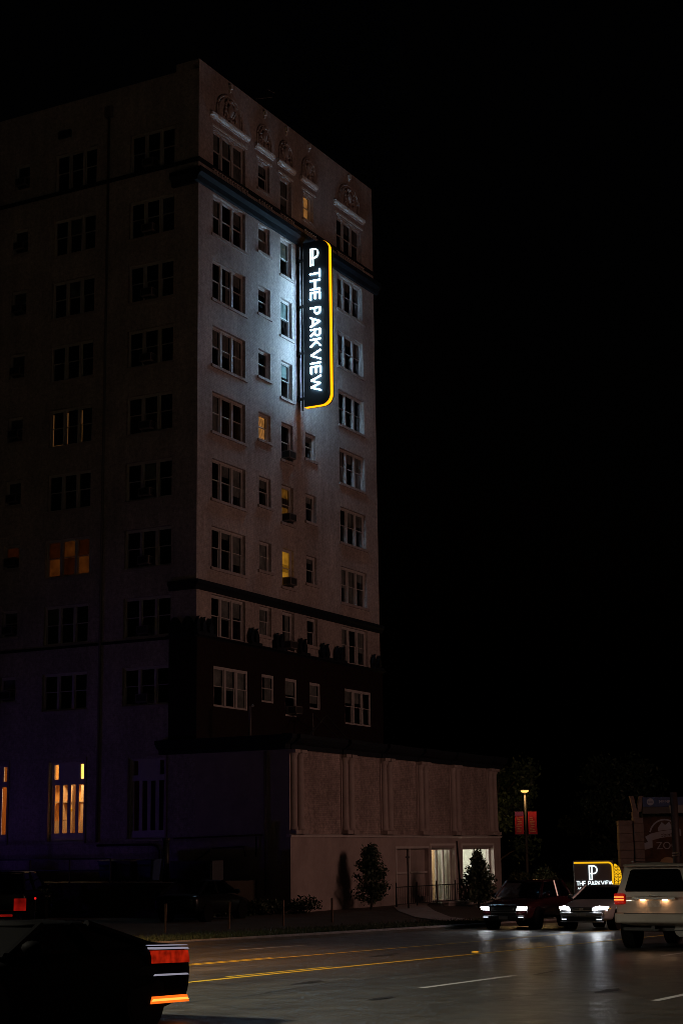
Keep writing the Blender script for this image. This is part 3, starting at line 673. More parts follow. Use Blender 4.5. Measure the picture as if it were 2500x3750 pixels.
# ------------------------------------------------------------------ street lamps
def street_lamp(loc, h, label, glow, power, col, arm=None, spot=None):
    L = thing('street_lamp', label, 'street lamp', loc)
    MB().tube([(0,0,0), (0,0,.25), (0,0,.3), (0,0,h*.6), (0,0,h)], [.16, .15, .09, .075, .06], 10).build('pole', 'pole_metal', L, smooth=True)
    if arm:
        MB().tube([(0,0,h-.1), (arm[0]*.5, arm[1]*.5, h+.25), (arm[0], arm[1], h+.2)], .05, 8).build('arm', 'pole_metal', L, smooth=True)
        hx, hy, hz = arm[0], arm[1], h+.2
        MB().box(hx-.3, hx+.3, hy-.16, hy+.16, hz-.03, hz+.1).build('lamp_head', 'metal_grey', L); MB().box(hx-.25, hx+.25, hy-.13, hy+.13, hz-.05, hz-.034).build('lamp_lens', glow, L)
    else:
        hx = hy = 0; hz = h
        MB().loft([[(r*math.cos(6.283*k/14), r*math.sin(6.283*k/14), z) for k in range(14)] for z, r in ((h+.12, .26), (h+.17, .28), (h+.24, .2), (h+.30, .06))]).build('lamp_head', 'metal_dark', L)
        MB().loft([[(r*math.cos(6.283*k/14), r*math.sin(6.283*k/14), z) for k in range(14)] for z, r in ((h-.01, .12), (h+.03, .22), (h+.115, .25))]).build('lamp_lens', glow, L)
    light('lamp_light', 'SPOT' if spot else 'POINT', (hx, hy, hz-.12), power, col, L, .5 if not arm or spot else 3.0, spot, .6, (0, 0, -1) if spot else None)
    return L
street_lamp((38.3, .75, 0), 5.85, 'lit round-headed street lamp carrying two red banners', 'lamp_glow', 260, (1.0, .60, .22))
street_lamp((-45.0, -12.0, zr(-45)+.12), 9.2, 'unseen white street lamp added off the left end of the far verge to light the road', 'lamp_led', 21000, (1.0, .91, .70), (0, -2.4), 156)  # out of view, added to light the road from behind the coupe
street_lamp((-29.5, -11.6, zr(-29.5)+.12), 8.2, 'unseen orange street lamp added on the far verge left of the wooden posts', 'lamp_glow', 4300, (1.0, .40, .10), (0, -2.0), 118)  # out of view, added to turn the far lanes orange
street_lamp((3.0, -37.0, zr(3)+.12), 9.2, 'unseen amber street lamp added on the near pavement to light the tower', 'lamp_glow', 3400, (1.0, .54, .42), (0, 2.2))  # out of view, added to light the facade and the wing
# banners on the far lamp
def banner(label, dy, tilt, top, marks):
    d = Vector((CR.x, CR.y, 0)).normalized(); N = Vector((-CF.x, -CF.y, 0)).normalized()
    b = thing('lamp_banner', label, 'banner', (38.3 + d.x*dy, .75 + d.y*dy, 3.30), math.atan2(d.y, d.x))
    MB().box(-.27, .27, -.012, .012, 0, 1.38).build('cloth', 'banner_red', b)
    s = MB()
    for z in (1.40, -.03): s.box(-.30, .30, -.02, .02, z-.015, z+.015)
    s.build('rod', 'metal_dark', b)
    if top: MB().box(-.265, .265, -.016, -.0135, 1.1, 1.37).build('top_panel', 'banner_purple', b)
    s = MB(); q = random.Random(marks)
    for k in range(9):
        z = .12 + k*.105; x0 = -.20 + .1*q.random(); s.box(x0, x0 + .15 + .22*q.random(), -.017, -.0135, z, z+.05)
    tag(s.build('print', 'banner_mark', b), kind='stuff')
banner('red and purple banner on the left of the lamp post', -.40, 0, True, 3); banner('plain red banner on the right of the lamp post', .42, 0, False, 8)

# ------------------------------------------------------------------ monument sign by the road
def at_px(px, py, depth): return CP + ((px-1250)/5891.4*CR - (py-1875)/5891.4*CU + CF)*depth
MS = thing('monument_sign', 'low illuminated sign with a yellow border and white P beside the road', 'sign', (17.3, -11.0, -.70), R(-61.5))
MB().box(-.93, .93, -.12, .12, 0, 2.50).build('panel', 'monument_panel', MS)
MB().box(-1.05, 1.4, -.3, .3, -.1, .28).build('plinth', 'concrete', MS)
s = MB(); pt = [(-.93, 2.40), (.68, 2.40)] + arc(.68, 2.20, .20, .20, 90, 0, 6)[1:] + [(.88, 1.28)]
a, b = ribbon(pt, .075); s.loft([[(p.x, -.121, p.y), (q.x, -.121, q.y), (q.x, -.17, q.y), (p.x, -.17, p.y)] for p, q in zip(a, b)]); s.build('neon_edge', 'monument_yellow', MS)
mb, _ = letter_mesh('p', .68, .98, (-.24, -.121, 1.60), (1, 0, 0), (0, 0, 1), (0, -1, 0), None, .085, .03); mb.build('letter', 'monument_white', MS)
x = -.84
for c in 'THE PARKVIEW':
    if c == ' ': x += .11; continue
    mb, wd = letter_mesh(c, .20, .84, (x, -.121, 1.36), (1, 0, 0), (0, 0, 1), (0, -1, 0), None, .17, .02); mb.build('letter', 'monument_white', MS); x += wd + .022
font_mesh('small_lettering', 'APARTMENTS', .15, 'monument_white', MS, (-.80, -.124, 1.18), (1, 0, 0), (0, 0, 1), .004, 'LEFT')
# scalloped amber lattice on the end of the sign
s = MB(); dk_ = MB()
prof = [(1.28, .33), (1.5, .33), (1.75, .34), (2.0, .32), (2.2, .24), (2.33, .08)]
s.loft([[(.97, -.05, z), (.97+wd, -.05, z), (.97+wd, .05, z), (.97, .05, z)] for z, wd in prof]); s.build('amber_lens', 'monument_yellow', MS)
dk_.tube([(.97+.17, -.058, 1.28), (.97+.17, -.058, 2.26)], .012, 5)
for z in (1.40, 1.56, 1.72, 1.88, 2.04, 2.18):
    dk_.tube([(.97+.33*k/8, -.058, z + .05*math.cos(6.283*k/8)) for k in range(9)], .011, 5)
    dk_.tube([(.97, -.058, z-.06), (.97+.17, -.058, z+.05), (.97+.33, -.058, z-.06)], .010, 5)
tag(dk_.build('lattice', 'black_paint', MS), kind='stuff')
MB().box(.93, .96, -.10, .10, .28, 2.45).build('end_post', 'black_paint', MS)

# ------------------------------------------------------------------ zoo entrance far right
def zoo_loc(px, py, dep=97): p = at_px(px, py, dep); return p
zr_ang = math.atan2(CR.y, CR.x)
zb = -1.15
def zoo_pillar(px, wpx, ytop, label, stone=True, top=None):
    p = zoo_loc(px, ytop); wd = wpx*97/5891; h = p.z - zb
    t = thing('stone_pillar', label, 'pillar', (p.x, p.y, zb), zr_ang); rr = random.Random(px)
    z = 0; k = 0
    while z < h - .1:
        hh = min(.42 + .12*rr.random(), h - z); j = .02*rr.random()
        bevel(MB().box(-wd/2+j, wd/2-j, -.4+j, .4-j, z+.012, z+hh).build('stone_block', 'zoo_stone', t), .03); z += hh; k += 1
    if top:
        s = MB()
        for sx in (-1, 1): s.loft([[(sx*(.12+a)-.12, -.15, z), (sx*(.12+a)+.12, -.15, z), (sx*(.12+a)+.12, .15, z), (sx*(.12+a)-.12, .15, z)] for z, a in ((h+.35, 0), (h+.7, .06), (h+1.25, .16), (h+1.3, .2))])
        s.loft([[(-.3, -.2, z), (.1, -.2, z), (.1, .2, z), (-.3, .2, z)] for z in (h, h+.35)])
        s.build('carved_crest', 'zoo_stone', t)
    return t
zoo_pillar(2284, 52, 3005, 'broad dim stone pillar left of the park gate'); zoo_pillar(2331, 36, 2995, 'narrow pale stone pillar with a carved crest at the park gate', top=True)
p = zoo_loc(2352, 2955); HB = thing('gate_header', 'blue gate header sign with a round white emblem', 'sign', (p.x, p.y, p.z), zr_ang)
MB().box(0, 4.0, -.1, .1, 0, .57).build('panel', 'zoo_blue', HB)
MB().box(.0, 4.0, .12, .3, -.4, -.02).build('beam', 'metal_dark', HB)
s = MB(); s.loft([[(.44+r*math.cos(6.283*k/20), yy, .29+r*math.sin(6.283*k/20)) for k in range(20)] for yy, r in ((-.101, .21), (-.125, .21))]); s.build('emblem', 'zoo_white', HB)
font_mesh('emblem_lettering', 'zoo', .2, 'zoo_blue', HB, (.44, -.13, .23), (1, 0, 0), (0, 0, 1), .003)
font_mesh('lettering', 'MEMPHIS', .27, 'zoo_white', HB, (.95, -.11, .2), (1, 0, 0), (0, 0, 1), .006, 'LEFT')
p = zoo_loc(2354, 3170, 98.5); ZB = thing('event_poster', 'large brown event poster with a white ribbon title below the blue header', 'poster', (p.x, p.y, p.z), zr_ang)
MB().box(0, 3.6, -.04, .04, -1.4, 2.95).build('sheet', 'zoo_brown', ZB)
s = MB(); a, b = ribbon(arc(1.42, 1.75, .95, 1.0, 165, 15, 14), .09); s.loft([[(p_.x, -.041, p_.y), (q.x, -.041, q.y), (q.x, -.06, q.y), (p_.x, -.06, p_.y)] for p_, q in zip(a, b)])
s.build('title_arch', 'zoo_white', ZB)
a, b = ribbon([(.28, 1.55), (.6, 1.72), (1.1, 1.84), (1.7, 1.92), (2.4, 1.95)], .40); s = MB(); s.loft([[(p_.x, -.045, p_.y), (q.x, -.045, q.y), (q.x, -.062, q.y), (p_.x, -.062, p_.y)] for p_, q in zip(a, b)])
s.loft([[(x, -.043, z), (x, -.055, z), (x, -.055, z2), (x, -.043, z2)] for x, z, z2 in ((.12, .95, 1.35), (.35, 1.0, 1.42), (.62, 1.08, 1.5))]); s.build('ribbon', 'zoo_white', ZB)
font_mesh('title_lettering', 'Zootoberfest', .34, 'zoo_brown', ZB, (1.35, -.068, 1.72), (1, 0, .12), (0, 0, 1), .004)
s = MB(); s.loft([[(x, -.043, z), (x, -.058, z), (x, -.058, z2), (x, -.043, z2)] for x, z, z2 in ((1.0, 2.06, 2.25), (1.25, 2.1, 2.6), (1.45, 2.12, 2.42), (1.7, 2.14, 2.62), (1.9, 2.16, 2.3))]); s.build('mark', 'zoo_white', ZB)
font_mesh('zoo_lettering', 'ZOO', .62, 'zoo_white', ZB, (1.55, -.05, .98), (1, 0, .03), (0, 0, 1), .01)
s = MB(); s.ball((1.5, -.05, .1), .5, .05, .4, 12, 7); s.ball((1.5, -.07, .2), .2, .04, .25, 9, 6); s.build('print', 'room_tan', ZB)
p = at_px(2480, 3200, 74); UP = thing('utility_pole', 'dark metal pole with banded collars at the right edge', 'pole', (p.x, p.y, zr(p.x)+.1), zr_ang)
hp = at_px(2480, 2898, 74).z - zr(p.x) - .1
MB().tube([(0,0,0), (0,0,hp*.5), (0,0,hp)], [.22, .19, .17], 12).build('pole', 'pole_metal', UP, smooth=True)
for z in (1.7, 2.6, 2.72, 1.2): MB().tube([(0,0,z), (0,0,z+.06)], .225, 12).build('collar', 'chrome', UP)
MB().box(-.2, 1.6, -.06, .06, hp-.95, hp-.6).build('cross_arm', 'metal_dark', UP)

# ------------------------------------------------------------------ vegetation
def leaves(n, fn, size, rnd, name, m, parent, asp=.5):
    s = MB()
    for k in range(n):
        c = Vector(fn(rnd)); d = Vector((rnd.gauss(0,1), rnd.gauss(0,1), rnd.gauss(0,1))).normalized(); e = d.cross(Vector((rnd.gauss(0,1), rnd.gauss(0,1), rnd.gauss(0,1)))).normalized()
        L = size*(.6+.8*rnd.random()); o = len(s.v); b = e*L*asp
        s.v += [tuple(c-d*L), tuple(c+b), tuple(c+d*L), tuple(c-b)]; s.f.append((o, o+1, o+2, o+3))
    me = bpy.data.meshes.new(name); me.from_pydata(s.v, [], s.f); me.materials.append(MATS[m]); return inst(name, me, parent)
def cone_tree(loc, h, r, label, seed, n=3600, rd_=.85, asy=0):
    t = thing('small_tree', label, 'tree', loc); rd = random.Random(seed)
    MB().tube([(0,0,0), (.03,0,h*.4), (0,.02,h*.95)], [.06, .045, .01], 7).build('trunk', 'bark', t, smooth=True)
    s = MB(); tips = []
    for k in range(120):
        z = h*(.12+.82*rd.random()); rr = r*max(.04, 1-(z/h-.10)/.88)**rd_*(.5+.6*rd.random()); a = rd.random()*6.283
        tip = (rr*math.cos(a), rr*math.sin(a), z+.25*rr); tips.append((z, tip)); s.tube([(0,0,z*.92), (tip[0]*.6, tip[1]*.6, z), tip], [.02, .012, .004], 4)
    s.build('branch', 'bark', t)
    def f(q):
        z, tp = tips[q.randrange(len(tips))]; u = q.random()**.6; return (tp[0]*u+q.gauss(0,.06), tp[1]*u+q.gauss(0,.06), z*.95+(tp[2]-z*.95)*u+q.gauss(0,.10))
    leaves(n, f, .075, rd, 'crown', 'leaf', t); return t
cone_tree((4.3, -5.9, gz(4.3, -5.9)-.05), 2.7, .95, 'bushy dark young tree against the plain wall of the wing', 11, 3200, .5)
cone_tree((10.6, -8.0, gz(10.6, -8)), 2.5, 1.12, 'pointed young evergreen in front of the bright shop window', 12, 4600)
def bush(loc, rx_, ry_, rz_, label, seed, n=2200, m='leaf', size=.07, name='shrub', cat='shrub', group=None):
    t = thing(name, label, cat, loc, 0, group); rd = random.Random(seed)
    blobs = [(rd.uniform(-.7,.7)*rx_, rd.uniform(-.7,.7)*ry_, rd.uniform(.1,.75)*rz_, rd.uniform(.3,.5)) for k in range(9)]
    s = MB()
    for b in blobs: s.tube([(b[0]*.2, b[1]*.2, 0), (b[0]*.7, b[1]*.7, b[2]*.6), b[:3]], [.03, .02, .006], 4)
    s.build('stems', 'bark', t)
    def f(q):
        b = blobs[q.randrange(9)]; d = Vector((q.gauss(0,1), q.gauss(0,1), q.gauss(0,1))).normalized()*(.5+.5*q.random()); return (b[0]+d.x*rx_*b[3], b[1]+d.y*ry_*b[3], max(.03, b[2]+d.z*rz_*b[3]))
    leaves(n, f, size, rd, 'foliage', m, t); return t
bush((23.2, -5.6, gz(23, -5.6)), 1.4, 1.3, 1.35, 'low shrub at the far corner of the wing', 21, m='leaf_warm')
bush((25.5, -4.6, gz(25, -4.6)), 1.5, 1.4, 1.1, 'flat shrub to the right of the corner shrub', 22, m='leaf_warm')
for i, (y, lb) in enumerate(((9.5, 'dark hedge shrub below the tall lit window at left'), (7.0, 'dark hedge shrub below the large lit window'), (4.4, 'dark hedge shrub left of the blue bin'))):
    bush((-5.6, y, 0), .9, 1.6, 1.45, lb, 30+i, 1500, group='hedge shrubs along the terrace')
for i, (x, y, lb) in enumerate(((-1.3, -4.6, 'dark low shrub at the near corner of the wing'), (-2.8, -3.6, 'dark low shrub under the metal cabinet'))): bush((x, y, 0), 1.9, 1.3, .62, lb, 40+i, 1600)
def big_tree(loc, h, r, label, seed, n=7000, m='leaf'):
    t = thing('tree', label, 'tree', loc, 0, 'trees behind the street lamp'); rd = random.Random(seed)
    MB().tube([(0,0,0), (.1,0,h*.25), (0,.15,h*.5), (0,0,h*.8)], [.3, .24, .16, .05], 9).build('trunk', 'bark', t, smooth=True)
    cl = []; s = MB()
    for k in range(30):
        a = rd.random()*6.283; z = h*(.22+.75*rd.random()); rr = r*math.sqrt(max(.05, 1-((z/h-.55)/.5)**2))*(.35+.65*rd.random()); c = (rr*math.cos(a), rr*math.sin(a), z); cl.append((c, r*(.18+.17*rd.random()))); s.tube([(0,0,z*.6), (c[0]*.5, c[1]*.5, z*.85), c], [.08, .05, .015], 5)
    s.build('limbs', 'bark', t)
    def f(q):
        c, rr = cl[q.randrange(len(cl))]; d = Vector((q.gauss(0,1), q.gauss(0,1), q.gauss(0,.8))).normalized()*rr*(.3+.7*q.random()); return (c[0]+d.x, c[1]+d.y, c[2]+d.z)
    leaves(n, f, .16, rd, 'crown', m, t)
big_tree((47, 6.5, 0), 8.5, 3.6, 'dark tree just behind the street lamp', 51); big_tree((40, 8.5, 0), 7.5, 3.2, 'dark tree in the gap between the wing and the street lamp', 52)
big_tree((66, 4.0, -.5), 10, 4.5, 'dark tree in the distance right of the street lamp', 53); big_tree((80, -2, -1), 11, 5, 'dark tree in the distance above the low sign', 54)
# lawn lit by the lamp, and weeds at the kerb
def blades(name, n, fn, hgt, m, seed):
    rd = random.Random(seed); s = MB()
    for k in range(n):
        x, y = fn(rd); z = gz(x, y); a = rd.random()*6.283; h_ = hgt*(.5+rd.random()); dx, dy = math.cos(a)*.015, math.sin(a)*.015; lx, ly = rd.gauss(0,.03), rd.gauss(0,.03); o = len(s.v)
        s.v += [(x-dx, y-dy, z), (x+dx, y+dy, z), (x+lx, y+ly, z+h_)]; s.f.append((o, o+1, o+2))
    me = bpy.data.meshes.new(name); me.from_pydata(s.v, [], s.f); me.materials.append(MATS[m]); return inst(name, me)
tag(blades('verge_grass', 16000, lambda q: (q.uniform(-26, 4), min(-10.2, -13.4 + abs(q.gauss(0, 1.1)))), .09, 'grass', 61), 'ragged grass growing along the far kerb', 'grass', kind='stuff')
tag(blades('lawn_grass', 26000, lambda q: (q.uniform(23, 52), q.uniform(-9, 8)), .16, 'grass', 62), 'lamp lit lawn beyond the wing', 'grass', kind='stuff')

# ------------------------------------------------------------------ rails, posts, bins
RL = thing('stair_railing', 'black metal railing with thin bars in front of the shop door', 'railing', (5.4, -6.5, 0))
s = MB(); s.box(0, 8.4, -.02, .02, .84, .88); s.build('top_rail', 'metal_dark', RL); MB().box(0, 8.4, -.015, .015, .14, .17).build('bottom_rail', 'metal_dark', RL)
bm_ = MB().box(-.009, .009, -.009, .009, .17, .84).mesh('baluster', 'metal_dark'); pm_ = MB().box(-.025, .025, -.025, .025, -.05, .95).mesh('post', 'metal_dark')
for k in range(42):
    inst('post' if k % 10 == 0 else 'baluster', pm_ if k % 10 == 0 else bm_, RL, (.05 + k*.2, 0, .1 if k % 10 == 0 else .0))
SP = thing('sign_post', 'thin upright post with a short crossbar beside the blocked bay', 'post', (5.78, -6.9, gz(5.8, -6.9)))
MB().tube([(0,0,0), (0,0,2.45)], .035, 8).build('pole', 'metal_dark', SP); MB().box(-.18, .18, -.02, .02, 2.1, 2.16).build('crossbar', 'metal_dark', SP)
tag(MB().tube([(0,0,0), (-.22,.05,2.85)], [.05, .04], 8).build('leaning_pole', 'metal_dark', None, (11.2, -6.9, gz(11.2, -6.9)-.05)), 'slim leaning pole crossing the lit shop door', 'pole')
RWL = thing('retaining_wall', 'low pale retaining wall below the railing', 'wall', (9.6, -7.0, -.45))
for k in range(7): bevel(MB().box(k*.82, k*.82+.80, 0, .25, 0, .52).build('wall_block', 'concrete', RWL), .015)
MB().box(-.05, 5.8, -.04, .29, .525, .60).build('coping', 'stone_trim', RWL)
for i, (x, lb) in enumerate(((-15.27, 'leftmost of the four thin wooden posts on the verge'), (-11.68, 'second thin wooden post from the left on the verge'), (-8.22, 'third thin wooden post from the left on the verge'), (-4.79, 'rightmost of the four thin wooden posts on the verge'))):
    p = thing('wooden_post', lb, 'post', (x, -9.0, gz(x, -9)-.03), 0, 'wooden posts along the verge')
    bevel(MB().box(-.03, .03, -.03, .03, 0, .88).build('shaft', 'post_wood', p, rot=(R(1.5*(i % 2)), R(2.0 - i), 0)), .008)
PF = thing('pipe_fence', 'dark pipe handrail on the terrace below the tall windows', 'railing', (-3.9, 0, 1.28))
for z in (.93, .48): MB().tube([(0, 1.4, z), (0, 12, z)], .03, 7).build('rail', 'metal_dark', PF)
for y in (1.4, 3.4, 5.4, 7.4, 9.4, 11.4): MB().tube([(0, y, 0), (0, y, .93)], .03, 7).build('post', 'metal_dark', PF)
def bin_(y, m, label):
    b = thing('wheeled_bin', label, 'bin', (-2.4, y, 1.28), R(-90), 'bins on the terrace')
    MB().loft([[(-.28-a, -.3-a, z), (.28+a, -.3-a, z), (.28+a, .3+a, z), (-.28-a, .3+a, z)] for z, a in ((.06, 0), (.8, .06))]).build('body', m, b)
    MB().loft([[(-.36, -.4, z), (.36, -.4, z), (.36, .38, z+e), (-.36, .38, z+e)] for z, e in ((.805, .0), (.84, .06))]).build('lid', m, b)
    for x in (-.25, .25): MB().tube([(x-.03, .33, .1), (x+.03, .33, .1)], .1, 10).build('wheel', 'tyre', b)
bin_(2.5, 'bin_blue', 'blue wheeled bin at the left end of the row'); bin_(1.6, 'bin_grey', 'grey wheeled bin next to the blue bin'); bin_(.6, 'bin_blue', 'dark blue wheeled bin nearest the thick vent pipe')
VP_ = thing('vent_stack', 'thick dark vertical pipe beside the bins', 'pipe', (-2.6, -.35, 1.28)); MB().tube([(0,0,0), (0,0,1.65)], .13, 12).build('pipe', 'metal_dark', VP_, smooth=True); MB().tube([(0,0,1.6), (0,0,1.7)], .16, 12).build('collar', 'metal_dark', VP_)
CB = thing('metal_cabinet', 'large dark metal utility cabinet with two doors beside the drain pipe', 'cabinet', (-2.7, -2.9, 1.28 - .35))
MB().box(-.5, .3, 0, 1.95, 0, 1.15).build('body', 'bin_grey', CB)
for y in (.05, 1.0): MB().box(-.53, -.503, y, y+.88, .08, 1.05).build('door', 'metal_dark', CB)
FL = thing('added_flood', 'unseen blue flood light added at the left to tint the wall', 'lamp', (-14.0, 14.5, 0.0)); MB().box(-.12, .12, -.1, .1, .1, .32).build('housing', 'metal_dark', FL); MB().box(-.1, .1, -.106, -.101, .12, .3).build('lens', 'drl', FL)
light('flood', 'SPOT', (.25, -.25, .4), 230, (.26, .12, 1.0), FL, .3, 100, 1.0, (.76, -.64, .10))  # added source out of view, colours the lower left wall
AN = thing('roof_antenna', 'faint slim antenna on the tower roof', 'antenna', (11.0, 3.0, 37.3))
MB().tube([(0,0,0), (0,0,4.6)], .03, 6).build('mast', 'metal_dark', AN)
for a, b in (((-1.0, 0, 3.7), (.6, 0, 4.5)), ((.2, 0, 4.75), (.9, 0, 4.85))): MB().tube([a, b], .02, 5).build('boom', 'metal_grey', AN)

# ------------------------------------------------------------------ vehicles
def car(name, label, cat, loc, rz, st, gh, paint, W, wheels, H, wr=.33, glass='car_glass', sub=True):
    """st: stations (x, z_low, z_top, half width); gh: greenhouse (rear base, rear roof, front roof, front base, base half w, roof half w, base z)"""
    C = thing(name, label, cat, loc, rz); s = MB(); rings = []
    for x, zl, zt, hw in st:
        h = zt-zl; half = [(hw*.84, zl), (hw*.97, zl+h*.12), (hw, zl+h*.5), (hw*.985, zl+h*.74), (hw*.93, zt-.04), (hw*.72, zt)]
        rings.append([(x, y, z) for y, z in half] + [(x, 0, zt+.015)] + [(x, -y, z) for y, z in reversed(half)])
    s.loft(rings); b = s.build('body', paint, C, smooth=True)
    if sub: m = b.modifiers.new('sub', 'SUBSURF'); m.levels = 2; m.render_levels = 2
    xr, xrr, xfr, xf, bw, rw_, bz = gh; s = MB()
    base = [(xr, bw*.96), (xf, bw*.94)]; s.add([(xr, -bw*.94, bz), (xf, -bw, bz), (xf, bw, bz), (xr, bw*.94, bz), (xrr, -rw_, H-.03), (xfr, -rw_, H-.03), (xfr, rw_, H-.03), (xrr, rw_, H-.03)], [(0,1,5,4),(1,2,6,5),(2,3,7,6),(3,0,4,7)])
    s.build('windows', glass, C)
    s = MB(); e = .05; s.loft([[(xrr-e, -rw_-.01, z0), (xrr-e*.5, -rw_*.5, z0+.02), (xrr-e*.5, rw_*.5, z0+.02), (xrr-e, rw_+.01, z0)] if False else [(x, -rw_-.02, H-.05), (x, -rw_*.8, H-.005), (x, 0, H+.02), (x, rw_*.8, H-.005), (x, rw_+.02, H-.05), (x, 0, H-.07)] for x, z0 in ((xrr-e, 0), ((xrr+xfr)/2, 0), (xfr+e, 0))]); s.build('roof', paint, C, smooth=True)
    for sy in (-1, 1):
        for (a, b2) in (((xr, sy*bw*.94, bz), (xrr, sy*rw_, H-.03)), ((xf, sy*bw, bz), (xfr, sy*rw_, H-.03)), (((xr+xf)/2-.1, sy*bw*.97, bz), ((xrr+xfr)/2-.1, sy*rw_*1.0, H-.03))):
            MB().tube([a, b2], .05, 6).build('pillar', paint, C)
        m = MB().ball((xf-.25, sy*(bw+.12), bz+.08), .09, .13, .08, 10, 6).build('mirror', paint, C, smooth=True)
        for x in wheels:
            wy = sy*(W/2-.12); wh = MB(); pr = [(-.11, wr*.62), (-.11, wr*.95), (-.07, wr), (.07, wr), (.11, wr*.95), (.11, wr*.62)]
            wh.loft([[(x+r*math.cos(6.283*k/20), wy+o_, wr+r*math.sin(6.283*k/20)) for k in range(20)] for o_, r in pr]); wo = wh.build('wheel', 'tyre', C, smooth=False)
            q = MB(); q.loft([[(x+r*math.cos(6.283*k/20), wy+sy*o_, wr+r*math.sin(6.283*k/20)) for k in range(20)] for o_, r in ((.085, wr*.6), (.095, wr*.6), (.10, wr*.5), (.08, wr*.45), (.085, wr*.12), (.10, wr*.1))]); q.build('rim', 'alloy' if paint != 'car_jet' else 'tyre', wo)
            q = MB(); q.loft([[(x+wr*1.12*math.cos(6.283*k/20), sy*(W/2-o_), wr+wr*1.12*math.sin(6.283*k/20)) for k in range(20)] for o_ in (.3, .012)]); q.build('arch_disc', 'tyre', C)  # dark disc in place of a shaded arch, body is not cut
    return C
# white utility vehicle, seen from behind; local +x is forward (world +X)
sx0, sy0 = -18.95, -25.38
SUV = car('utility_vehicle', 'big white sport utility vehicle with red tail lights seen from behind', 'car', (sx0+2.6, sy0, zr(sx0)), R(0),
    [(-2.60, .62, 1.02, .90), (-2.58, .52, 1.18, .95), (-2.45, .46, 1.22, .99), (-1.2, .42, 1.22, 1.0), (.6, .42, 1.2, 1.0), (1.7, .42, 1.12, .98), (2.35, .46, 1.0, .93), (2.6, .55, .85, .8)],
    (-2.50, -2.34, .45, 1.2, .93, .72, 1.18), 'car_white', 2.0, (-1.75, 1.55), 1.94, .40)
SUV.rotation_euler = (0, R(1.15), 0)
# tailgate shell with window opening
s = MB()
gate = [(.93, 1.16), (.80, 1.86)]
def gx(z): return -2.56 + .17*(z-1.1)/.8
def gq(y0, y1, z0, z1, off=0): return [(gx(z0)-off, y0, z0), (gx(z0)-off, y1, z0), (gx(z1)-off, y1, z1), (gx(z1)-off, y0, z1)]
def gslab(pts, m, name, off, th=.02, parent=None):
    s = MB(); s.loft([[(gx(z)-off, y, z) for y, z in pts], [(gx(z)-off-th, y, z) for y, z in pts]]); return s.build(name, m, parent or SUV)
TG = gslab([(-.90, 1.12), (.90, 1.12), (.93, 1.24), (.75, 1.84), (-.75, 1.84), (-.93, 1.24)], 'car_white', 'tailgate', -.02, .03); bevel(TG, .02)
gslab([(-.71, 1.28), (.71, 1.28), (.73, 1.33), (.61, 1.76), (.55, 1.80), (-.55, 1.80), (-.61, 1.76), (-.73, 1.33)], 'rear_glass', 'rear_window', .012, .012)
s = MB(); s.loft([[(x, -.80, z), (x, 0, z+.015), (x, .80, z)] for x, z in ((-2.66, 1.885), (-2.3, 1.93))] , False); s = MB(); s.box(-2.60, -2.2, -.74, .74, 1.86, 1.915); bevel(s.build('spoiler', 'car_white', SUV), .025, 3)
MB().box(-2.0, .3, -.72, -.68, 1.97, 2.0).build('roof_rail', 'chrome', SUV); MB().box(-2.0, .3, .68, .72, 1.97, 2.0).build('roof_rail', 'chrome', SUV)
for sy in (-1, 1):
    s = MB(); s.loft([[(-2.655+o_, sy*y, z) for y, z in ((.70, 1.0), (.97, .98), (.975, 1.24), (.74, 1.24))] for o_ in (.0, .16)]); L = s.build('tail_light', 'lens_red', SUV); bevel(L, .02)
    for z in (1.09, 1.155): MB().box(-2.668, -2.656, *sorted((sy*.73, sy*.965)), z-.012, z+.012).build('light_bar', 'tail_glow', L)
    MB().box(-2.72, -2.70, *sorted((sy*.55, sy*.80)), .60, .63).build('reflector', 'lens_red', SUV)  # reflector glows by itself, sharing the tail lamp lens
LG = MB().box(-2.69, -2.615, -.52, .52, 1.10, 1.15).build('licence_garnish', 'chrome', SUV)
MB().box(-2.628, -2.61, -.16, .16, .93, 1.07).build('licence_plate', 'paint_white', SUV)
for y in (-.27, .27): MB().box(-2.665, -2.64, y-.06, y+.06, 1.083, 1.097).build('plate_lamp', 'plate_lamp', SUV)
bevel(MB().box(-2.74, -2.4, -.96, .96, .55, .80).build('bumper', 'car_white', SUV), .06, 3)
MB().box(-2.742, -2.7, -.72, .72, .765, .785).build('bumper_step', 'plastic', SUV)
MB().box(-2.78, -2.5, -.04, .04, .42, .50).build('tow_hitch', 'plastic', SUV); MB().tube([(-2.4, -.55, .4), (-1.6, -.55, .42)], .16, 10).build('silencer', 'metal_grey', SUV); MB().tube([(-1.75, -.85, .40), (-1.75, .85, .40)], .06, 8).build('axle', 'metal_dark', SUV)
MB().box(-2.4, 2.3, -.85, .85, .38, .45).build('underbody', 'plastic', SUV)
MB().box(-2.62, -2.605, -.12, .12, 1.175, 1.20).build('emblem', 'chrome', SUV)

